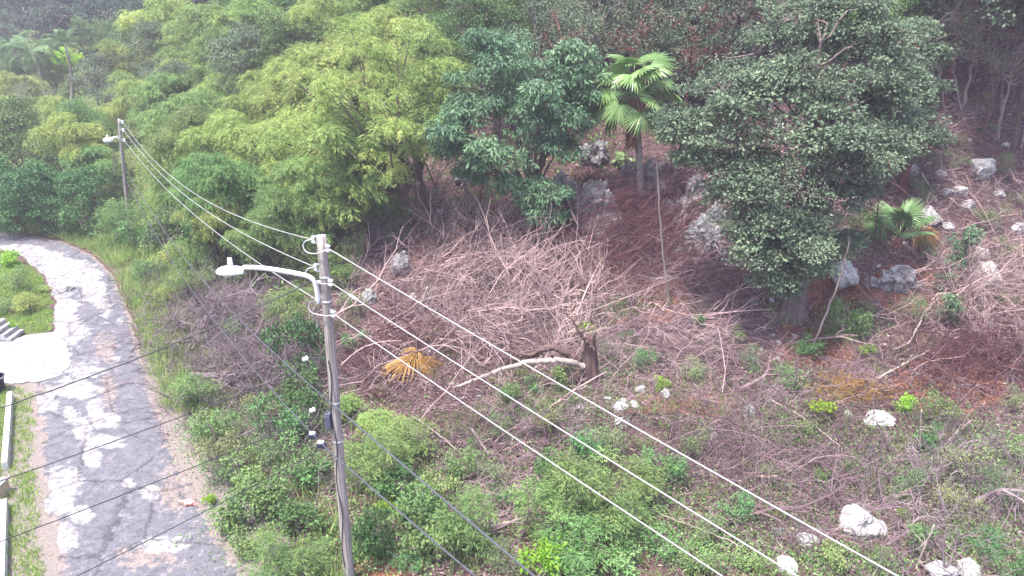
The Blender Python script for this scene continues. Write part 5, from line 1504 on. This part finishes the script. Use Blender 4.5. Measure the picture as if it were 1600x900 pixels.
drift([(870, 390, 50, 30), (700, 395, 60, 35), (1275, 545, 45, 40), (1310, 470, 40, 40), (960, 440, 90, 30), (1190, 400, 30, 25), (640, 520, 50, 18), (905, 300, 25, 30), (800, 370, 70, 25), (930, 400, 60, 30), (1500, 600, 70, 35), (760, 350, 40, 20)], 26000, 'rust', 'dead_leaves', 'rust red dead leaf drifts on the slope')
drift([(1335, 615, 60, 16), (1310, 605, 40, 14)], 2200, 'orange', 'dry_straw', 'orange dry straw patch beside the flat white rock', (.25, .6), (.012, .03), .15, seed=3)

# low green weeds between the sticks
WEED = [(930, 700, 120, 60), (700, 800, 160, 80), (430, 800, 120, 90), (360, 690, 80, 60), (1450, 700, 130, 50), (1300, 880, 150, 30), (1100, 860, 120, 40), (1530, 850, 80, 50), (850, 650, 110, 30), (600, 740, 90, 80), (1250, 600, 90, 40), (480, 640, 60, 80), (940, 560, 70, 40), (1320, 510, 60, 30), (960, 480, 60, 20), (1020, 800, 120, 70), (560, 860, 70, 40), (1240, 680, 80, 40), (1560, 720, 60, 60)]
drift(WEED, 30000, 'fresh', 'ground_weeds', 'low green weeds growing between the dead sticks', (.06, .14), (.035, .07), .22, .35, seed=5)
drift([(1500, 760, 110, 90), (1150, 780, 120, 80), (420, 700, 80, 70), (1380, 740, 120, 60), (700, 700, 100, 60), (880, 620, 80, 30)], 9000, 'dusty', 'creeping_weeds', 'dusty creeping weeds over the lower scrub', (.05, .12), (.03, .06), .3, .35, seed=6)

rg = np.random.default_rng(91)
x, y = in_clearing(90000, rg)
ok = fbm(x * .8 + 2, y * .8 + 7) + .18 * sstep(30, 16, y) > .55 + .16 * rg.random(len(x))
x = x[ok]; y = y[ok]; m = len(x)
base = np.stack([x, y, H(x, y) + .02 + .28 * rg.random(m) ** 1.5], 1)
ax = rdir(m, .3, rg)
V, F = leaves(base, ax, rg.normal(size=(m, 3)), rg.uniform(.05, .13, m), rg.uniform(.03, .07, m))
tag(link('scattered_weeds', Geo().add(V, F, np.clip(.6 * fbm(x * 2, y * 2) + .5 * rg.random(m), 0, 1)).mesh('scattered_weeds', M['weed'])), 'pale green weeds sprinkled through the clearing', 'weeds', None, 'stuff')

# undergrowth on the wooded slopes (one green mass between the trunks)
rg = np.random.default_rng(88)
n = 60000
x = rg.uniform(-60, 6, n * 2); y = rg.uniform(30, 95, n * 2)
yf = np.interp(x, FOOT_X, FOOT_Y)
r_, s_ = bil(_RD, x, y), bil(_RS, x, y)
ok = (y > yf - 4 + .25 * np.maximum(0, x + 14) + np.where(x > -10, 6, 0)) & (r_ > .8) & (s_ > 0)
x = x[ok][:n]; y = y[ok][:n]; m = len(x)
base = np.stack([x, y, H(x, y) + .9 * rg.random(m) ** 1.6 * fbm(x * .5, y * .5) * 2], 1)
V, F = leaves(base, rdir(m, .5, rg), rg.normal(size=(m, 3)), rg.uniform(.15, .32, m), rg.uniform(.07, .14, m))
tag(link('undergrowth', Geo().add(V, F).mesh('undergrowth', M['feather_green'])), 'dense green undergrowth between the trees on the wooded slope', 'undergrowth', None, 'stuff')


x = rg.uniform(0, 48, 26000); y = rg.uniform(38, 75, 26000)
yf = np.interp(x, FOOT_X, FOOT_Y)
ok = (y > yf + 14 + 4 * (fbm(x * .3, y * .3) - .5) + np.where(x > 17, 5, 0)) & (rg.random(26000) < .25 + fbm(x * .4, y * .4))
x = x[ok]; y = y[ok]; m = len(x)
base = np.stack([x, y, H(x, y) + 1.0 * rg.random(m) ** 1.8], 1)
V, F = leaves(base, rdir(m, .5, rg), rg.normal(size=(m, 3)), rg.uniform(.12, .28, m), rg.uniform(.05, .12, m))
tag(link('woodland_weeds', Geo().add(V, F).mesh('woodland_weeds', M['grey'])), 'grey-green weeds on the floor of the upper wood', 'weeds', None, 'stuff')


# ------------------------------------------------------------------ grass
def grass(n, sel, mat, name, label, L, W, seed, tuft=6, lean=.45):
    rg = np.random.default_rng(seed)
    x, y = sel(n, rg); m0 = len(x)
    x = np.repeat(x, tuft) + rg.normal(0, .05, m0 * tuft); y = np.repeat(y, tuft) + rg.normal(0, .05, m0 * tuft); m = len(x)
    base = np.stack([x, y, H(x, y) - .01], 1)
    ax = np.stack([rg.normal(0, lean, m), rg.normal(0, lean, m), np.ones(m)], 1)
    V, F = leaves(base, ax, rg.normal(size=(m, 3)) * [1, 1, .1], rg.uniform(L * .5, L * 1.3, m) * (.45 + 1.4 * fbm(x * .9 + 30, y * .9)), W, .0)
    tag(link(name, Geo().add(V, F).mesh(name, M[mat])), label, 'grass', None, 'stuff')


def sel_left(n, rg):
    x = rg.uniform(-34, -7, n * 5); y = rg.uniform(12, 46, n * 5)
    r, s = bil(_RD, x, y), bil(_RS, x, y)
    px, py, dp = project(np.stack([x, y, 0 * x], 1))
    drive = (py > 520) & (py < 606) & (px < 118)
    wall = (np.abs(px - np.interp(py, [622, 735, 792, 960], [18, 10, 9, 4])) < 5) & (py > 615)
    bare = fbm(x * .6 + 9, y * .6) + .45 * sstep(.0, .6, r) > .46
    ok = (s < 0) & (r > .12) & ~drive & ~wall & bare & (px > -70) & (py < 980)
    return x[ok][:n], y[ok][:n]


def sel_right(n, rg):
    x = rg.uniform(-34, -4, n * 6); y = rg.uniform(14, 50, n * 6)
    r, s = bil(_RD, x, y), bil(_RS, x, y)
    lim = np.where(y > 22, 2.8, 1.2); near = np.where(y > 23, .2, 1.3)
    ok = (s > 0) & (r > near * (.3 + .9 * rg.random(len(x)))) & (r < lim + 1.2 * rg.random(len(x))) & (fbm(x * .7, y * .7 + 4) > .30)
    return x[ok][:n], y[ok][:n]


grass(14000, sel_left, 'grass', 'lawn_grass', 'short green grass on the left verge and mound', .16, .022, 11, 6)
grass(5200, sel_right, 'tallgrass', 'verge_grass', 'tall pale grass along the right edge of the road', .55, .026, 12, 7, .5)

# pebbles on the gravel shoulder
rg = np.random.default_rng(13)
x = rg.uniform(-34, -3, 30000); y = rg.uniform(13, 48, 30000)
r, s = bil(_RD, x, y), bil(_RS, x, y); ok = (r < 1.3) & (rg.random(len(x)) < np.exp(-r * 1.6)) & (bil(_RD, x, y) > -.1) & ((r > .02) | (rg.random(len(x)) < .05))
x = x[ok][:2200]; y = y[ok][:2200]; m = len(x)
sz_ = rg.uniform(.01, .03, m)
oc = np.array([[1, 0, 0], [0, 1, 0], [-1, 0, 0], [0, -1, 0], [0, 0, 1], [0, 0, -.4]], float)
V = np.stack([x, y, np.where(r[ok][:2200] < .05, .05, H(x, y) + .005)], 1)[:, None] + (oc[None] + rg.normal(0, .25, (m, 6, 3))) * sz_[:, None, None]
F0 = np.array([[4, 0, 1, 1], [4, 1, 2, 2], [4, 2, 3, 3], [4, 3, 0, 0]])
Fq = (np.arange(m) * 6)[:, None, None] + np.array([[0, 1, 4, 3], [1, 2, 3, 4]])[None]
tag(link('pebbles', Geo().add(V.reshape(-1, 3), Fq.reshape(-1, 4)).mesh('pebbles', M['cut'])), 'pale pebbles on the gravel shoulder of the road', 'pebbles', None, 'stuff')


# ------------------------------------------------------------------ stump, fallen limbs, sticks, dead frond
SB = hit(925, 601)
root = empty('tree_stump', SB); tag(root, 'splintered dark brown tree stump with fallen limbs in the clearing', 'stump')
k, sd = 9, 16
top = at_y(921, 527, SB[1]) - SB
rg = np.random.default_rng(2)
P = curve((0, 0, -.2), top, k); ang = np.arange(sd) * 2 * PI / sd
ridge = 1 + .14 * np.sin(ang * 5 + .7) + .08 * np.sin(ang * 9)
V = []
for i in range(k):
    rr = (.40 - .16 * (i / (k - 1))) if i else .52
    jag = (rg.normal(0, .10, sd) + .12 * np.sin(ang + 2.2)) if i == k - 1 else np.zeros(sd)
    V.append(np.stack([P[i, 0] + np.cos(ang) * rr * ridge * .8, P[i, 1] + np.sin(ang) * rr * ridge * .8, P[i, 2] + jag + 0 * ang], 1))
V = np.concatenate(V); ii = np.arange(k * sd).reshape(k, sd); nx2 = np.roll(ii, -1, 1)
F = np.stack([ii[:-1], nx2[:-1], nx2[1:], ii[1:]], -1).reshape(-1, 4)
link('trunk', Geo().add(V, F).mesh('trunk', M['stumpw'], False), root)
cv = np.concatenate([V[-sd:], [top + [0, 0, -.12]]]); fc = np.array([[sd, q, (q + 1) % sd, (q + 2) % sd] for q in range(0, sd, 2)])
link('broken_top', Geo().add(cv, fc).mesh('broken_top', M['stumpw']), root)


def limb(name, pix, r0, r1, mat, parent, off, dys=None, k=6, sides=8, wob=.02, seed=0):
    rg = np.random.default_rng(seed)
    y0 = off[1]
    pts = np.array([at_y(a, b, y0 + (dys[i] if dys else 0)) for i, (a, b) in enumerate(pix)])
    d = np.concatenate([[0], np.cumsum(np.linalg.norm(np.diff(pts, axis=0), axis=1))]); t = np.linspace(0, d[-1], len(pts) * k)
    Q = np.stack([np.interp(t, d, pts[:, q]) for q in range(3)], 1)
    for _ in range(5): Q[1:-1] = .5 * Q[1:-1] + .25 * (Q[:-2] + Q[2:])
    Q[1:-1] += rg.normal(0, wob, Q[1:-1].shape)
    hz = H(Q[:, 0], Q[:, 1]) + .05; Q[:, 2] = np.maximum(Q[:, 2], hz)
    R = np.linspace(r0, r1, len(Q)) * (1 + rg.normal(0, .06, len(Q)))
    V, F = tubes((Q - off)[None], R[None], sides, cap=True)
    return link(name, Geo().add(V, F).mesh(name, mat, True), parent)


limb('limb', [(915, 566), (892, 556), (868, 543), (855, 541), (840, 552), (815, 562), (800, 560)], .15, .09, M['stumpw'], root, SB, [0, -.1, -.2, -.2, -.1, 0, .1], seed=1)
limb('limb', [(912, 572), (890, 564), (865, 563), (820, 567), (785, 577), (745, 592), (708, 606)], .13, .05, M['branch'], root, SB, [-.1, -.25, -.35, -.45, -.5, -.6, -.7], seed=2)
limb('limb', [(870, 545), (850, 545), (830, 556), (806, 552), (790, 545)], .07, .03, M['stumpw'], root, SB, [-.2, -.3, -.2, 0, .2], seed=3)
limb('broken_branch', [(927, 546), (912, 528), (900, 510), (890, 494), (878, 484)], .075, .03, M['stumpw'], root, SB, [-.3, -.3, -.2, -.1, 0], seed=4)
limb('root', [(918, 598), (905, 594), (903, 580)], .10, .04, M['stumpw'], root, SB, [-.2, -.35, -.3], seed=5)

# single large sticks and branches
STK = [
    ([(1026, 245), (1029, 300), (1033, 360), (1038, 420), (1047, 482)], .03, .045, 'paleb', 'tall pale thin pole standing left of the huge evergreen'),
    ([(1247, 300), (1232, 350), (1210, 400), (1190, 445)], .02, .035, 'paleb', 'thin leaning stem in front of the huge evergreen crown'),
    ([(1328, 370), (1315, 430), (1295, 480), (1268, 545)], .025, .045, 'branch', 'long leaning dead stick right of the huge evergreen trunk'),
    ([(1372, 320), (1368, 365), (1362, 410), (1356, 455)], .025, .05, 'bark', 'slim standing stem left of the young fan palm'),
    ([(652, 495), (660, 470), (668, 448)], .05, .045, 'branch', 'short pale leaning stake beside the narrow white stone'),
    ([(1045, 318), (1080, 308), (1130, 298)], .05, .035, 'branch', 'pale fallen branch pointing to the huge evergreen, upper'),
    ([(1060, 340), (1095, 325), (1135, 318)], .04, .03, 'branch', 'pale fallen branch pointing to the huge evergreen, lower'),
    ([(895, 458), (930, 464), (965, 460), (1000, 462)], .04, .03, 'branch', 'pale fallen branch lying behind the stump'),
    ([(935, 512), (970, 508), (1005, 497)], .03, .02, 'branch', 'thin pale stick lying right of the lime weed'),
    ([(1015, 472), (1028, 480), (1038, 486)], .045, .04, 'cut', 'short freshly cut stick at the foot of the pale pole'),
    ([(1085, 528), (1110, 535), (1130, 548)], .03, .02, 'branch', 'pale bent stick lying in the flattened brush'),
    ([(1368, 596), (1400, 575), (1425, 560), (1452, 548)], .05, .03, 'branch', 'crooked pale branch below the blue-green saplings'),
    ([(1395, 545), (1420, 538), (1432, 515), (1450, 480), (1470, 460)], .04, .03, 'branch', 'curved dead branch leaning up to the blue-green saplings'),
    ([(1545, 420), (1570, 412), (1600, 408)], .06, .05, 'branch', 'thick pale branch at the right edge beside the pointed rock'),
    ([(1538, 455), (1562, 436), (1590, 418), (1610, 405)], .045, .03, 'branch', 'forked pale branch at the right edge below the thick one'),
    ([(1570, 480), (1580, 462), (1600, 456)], .04, .03, 'branch', 'hooked pale branch at the right edge, lowest of three'),
    ([(1205, 628), (1240, 645), (1275, 670), (1312, 698)], .03, .02, 'branch', 'long pale stick lying left of the flat white rock'),
    ([(1400, 776), (1415, 766), (1432, 756)], .05, .035, 'cut', 'short pale broken stick above the biggest white boulder'),
    ([(1185, 748), (1200, 746), (1214, 744)], .045, .04, 'cut', 'short pale cut stick in the dark hollow near the upper wire'),
    ([(1432, 888), (1445, 855), (1460, 820)], .03, .02, 'branch', 'leaning grey stick between the boulder and the rock pair'),
    ([(1437, 712), (1438, 670), (1440, 640)], .025, .018, 'branch', 'upright dry stem right of the flat white rock'),
    ([(645, 650), (690, 685), (718, 705)], .025, .02, 'branch', 'thin dry stick above the shrubs right of the pole'),
    ([(736, 670), (750, 690), (764, 712)], .04, .03, 'branch', 'short pale stick among weeds right of the pole'),
    ([(1015, 795), (1060, 812), (1110, 832), (1160, 856)], .02, .016, 'branch', 'long thin stick under the middle power line'),
    ([(670, 815), (672, 790), (676, 770)], .05, .045, 'bark', 'short cut post standing in shrubs right of the pole, left one'),
    ([(716, 818), (717, 795), (718, 775)], .045, .04, 'bark', 'short cut post standing in shrubs right of the pole, right one'),
    ([(765, 822), (800, 816), (830, 806)], .05, .04, 'branch', 'brown log lying right of the short posts'),
    ([(760, 770), (790, 775), (815, 782)], .04, .03, 'branch', 'brown stick lying above the brown log'),
    ([(1480, 690), (1500, 670), (1520, 655)], .03, .02, 'branch', 'grey stick lying in scrub right of the upright stem'),
    ([(1440, 270), (1455, 295), (1462, 315)], .05, .04, 'branch', 'pale broken branch left of the highest white rock'),
    ([(1300, 372), (1320, 355), (1340, 345)], .03, .02, 'branch', 'thin stick on the slope left of the young fan palm'),
    ([(1490, 182), (1520, 178), (1548, 176)], .04, .03, 'branch', 'pale stick lying on the shaded wood floor'),
]
random.seed(9)
for q, (pix, r0, r1, mat, lab) in enumerate(STK):
    lo = max(range(len(pix)), key=lambda i: pix[i][1])
    vertical = abs(pix[0][1] - pix[-1][1]) > 1.6 * abs(pix[0][0] - pix[-1][0])
    b = hit(*pix[lo])
    rg = np.random.default_rng(400 + q)
    if vertical:
        pts = np.array([at_y(a, c, b[1]) for a, c in pix])
    else:
        pts = np.array([hit(a, c, .18 + .12 * rg.random()) + np.array([0, 0, .18 + .12 * rg.random()]) for a, c in pix])
    d = np.concatenate([[0], np.cumsum(np.linalg.norm(np.diff(pts, axis=0), axis=1))]); t = np.linspace(0, d[-1], len(pts) * 5)
    Q = np.stack([np.interp(t, d, pts[:, j]) for j in range(3)], 1)
    for _ in range(4): Q[1:-1] = .5 * Q[1:-1] + .25 * (Q[:-2] + Q[2:])
    Q[1:-1] += rg.normal(0, .012, Q[1:-1].shape)
    o0 = Q[-1].copy()
    V, F = tubes((Q - o0)[None], (np.linspace(r0, r1, len(Q)))[None], 7, cap=True)
    g = Geo().add(V, F)
    ns = 0 if mat == 'cut' or 'post' in lab else 5
    for j in range(ns):
        i0 = rg.integers(2, len(Q) - 2); dv = rdir(1, .3, rg)[0] * rg.uniform(.25, .8)
        Pb = curve(Q[i0] - o0, Q[i0] - o0 + dv, 5, rg.normal(0, .05, 3)); V, F = tubes(Pb[None], np.linspace(r0 * .5, .006, 5)[None], 5); g.add(V, F)
    tag(link('fallen_branch' if not vertical else 'standing_stick', g.mesh('stick', M[mat], True), None, o0), lab, 'stick', 'single sticks and branches')

# slender bare stems of the upper right slope
rgs = np.random.default_rng(515)
stems_ = []
for q, (px, py, top) in enumerate([(1462, 170, 60), (1478, 210, 110), (1490, 150, 40), (1508, 190, 90), (1520, 130, 30), (1536, 210, 110), (1552, 160, 50), (1566, 195, 70), (1584, 140, 30), (1596, 230, 120), (1440, 215, 130), (1110, 165, 60), (1095, 140, 30), (1065, 160, 50), (1125, 190, 90), (1040, 120, 20), (640, 330, 190), (618, 345, 230), (580, 330, 240), (730, 330, 200), (752, 345, 230)]):
    b = hit(px, py); t_ = at_y(px + rgs.normal(0, 12), top, b[1] + rgs.normal(0, .3))
    P = curve(b - np.array([0, 0, .1]), t_, 10, rgs.normal(0, .12, 3), .03, rgs)
    V, F = tubes((P - b)[None], np.linspace(.045, .012, 10)[None], 6); g = Geo().add(V, F)
    for j in range(9):
        i0 = rgs.integers(3, 9); dv = rdir(1, .5, rgs)[0] * rgs.uniform(.3, 1.0)
        V, F = tubes(curve(P[i0] - b, P[i0] - b + dv, 6, rgs.normal(0, .08, 3))[None], np.linspace(.014, .005, 6)[None], 4); g.add(V, F)
    stems_.append((link('bare_sapling', g.mesh('bare_sapling', M[('branch', 'paleb', 'redbark')[q % 3]], True), None, b), px))
rank([t for t in stems_ if t[1] > 1400], '%s of the thin bare saplings in the shaded wood', 'thin bare saplings of the shaded wood', 'sapling')
rank([t for t in stems_ if 1000 < t[1] < 1400], '%s of the thin bare saplings behind the fan palm', 'thin bare saplings behind the fan palm', 'sapling')
rank([t for t in stems_ if t[1] < 1000], '%s of the thin bare saplings around the dark leaning trunks', 'thin saplings around the leaning trunks', 'sapling')

# broken limestone strewn over the slope
rg = np.random.default_rng(616)
x = rg.uniform(-6, 26, 5000); y = rg.uniform(16, 50, 5000)
ok = (fbm(x * .5 + 20, y * .5) + .012 * x + .004 * (y - 25) > .62) & (bil(_RD, x, y) > 2)
x = x[ok][:700]; y = y[ok][:700]; m = len(x)
sc_ = .05 * rg.lognormal(0, .5, m)
unit = np.array([[-1, -1, -.6], [1, -1, -.6], [1, 1, -.6], [-1, 1, -.6], [-.7, -.6, .7], [.6, -.7, .8], [.7, .6, .6], [-.5, .7, .75]])
V = np.stack([x, y, H(x, y) + .02], 1)[:, None] + (unit[None] + rg.normal(0, .25, (m, 8, 3))) * sc_[:, None, None]
Fq = (np.arange(m) * 8)[:, None, None] + np.array([[0, 1, 5, 4], [1, 2, 6, 5], [2, 3, 7, 6], [3, 0, 4, 7], [4, 5, 6, 7]])[None]
tag(link('limestone_rubble', Geo().add(V.reshape(-1, 3), Fq.reshape(-1, 4)).mesh('limestone_rubble', M['rock'])), 'small broken limestone pieces strewn over the slope', 'rubble', None, 'stuff')


def sel_wild(n, rg):
    x, y = in_clearing(n * 6, rg)
    ok = fbm(x * .55 + 50, y * .55 + 3) + .15 * sstep(30, 16, y) > .56
    return x[ok][:n], y[ok][:n]


grass(3000, sel_wild, 'tallgrass', 'wild_grass', 'thin wild grass tufts through the lower clearing', .38, .018, 14, 7, .6)

# orange dead palm frond
b = hit(650, 580)
root = empty('dead_frond', b + np.array([0, 0, .12])); tag(root, 'bright orange dead fan palm frond lying on the reddish twigs', 'palm frond')
root.scale = (.8, .8, .85)
for q, (R_, n_, dr_, rot, loc_) in enumerate([(1.25, 44, .85, (.25, .1, 1.1), (0, 0, .62)), (1.05, 30, .8, (.5, -.3, 2.6), (-.35, -.2, .45)), (1.0, 30, .85, (.35, .35, -1.2), (.35, -.15, .4)), (.8, 24, .7, (.1, .5, .2), (.1, .2, .75))]):
    o = link('blade', fan_leaf(R=R_, n=n_, seed=21 + q, droop=dr_, arc=5.8, fold=1.5, mess=.3).mesh('blade', M['orange']), root); o.rotation_euler = rot; o.location = loc_
V, F = tubes(curve((0, 0, .3), (.7, -.5, .0), 6, (0, 0, .12))[None], np.linspace(.02, .03, 6)[None], 6)
link('stalk', Geo().add(V, F).mesh('stalk', M['orange'], True), root)

# ------------------------------------------------------------------ added lilac haze volume that lifts the dark tones
hz = bpy.data.meshes.new('haze')
g = Geo(); box(g, (0, 290, 60), 760, 640, 128)
hm, nt, out = mat_new('added veil haze')
vol = N(nt, 'ShaderNodeVolumePrincipled')
vol.inputs['Color'].default_value = (.88, .80, 1.0, 1)
vol.inputs['Density'].default_value = 0.0012
vol.inputs['Anisotropy'].default_value = 0.2
nt.links.new(vol.outputs[0], out.inputs['Volume'])
tag(link('haze', g.mesh('haze', hm)), 'added thin lilac haze lifting the dark tones everywhere', 'haze', None, 'stuff')
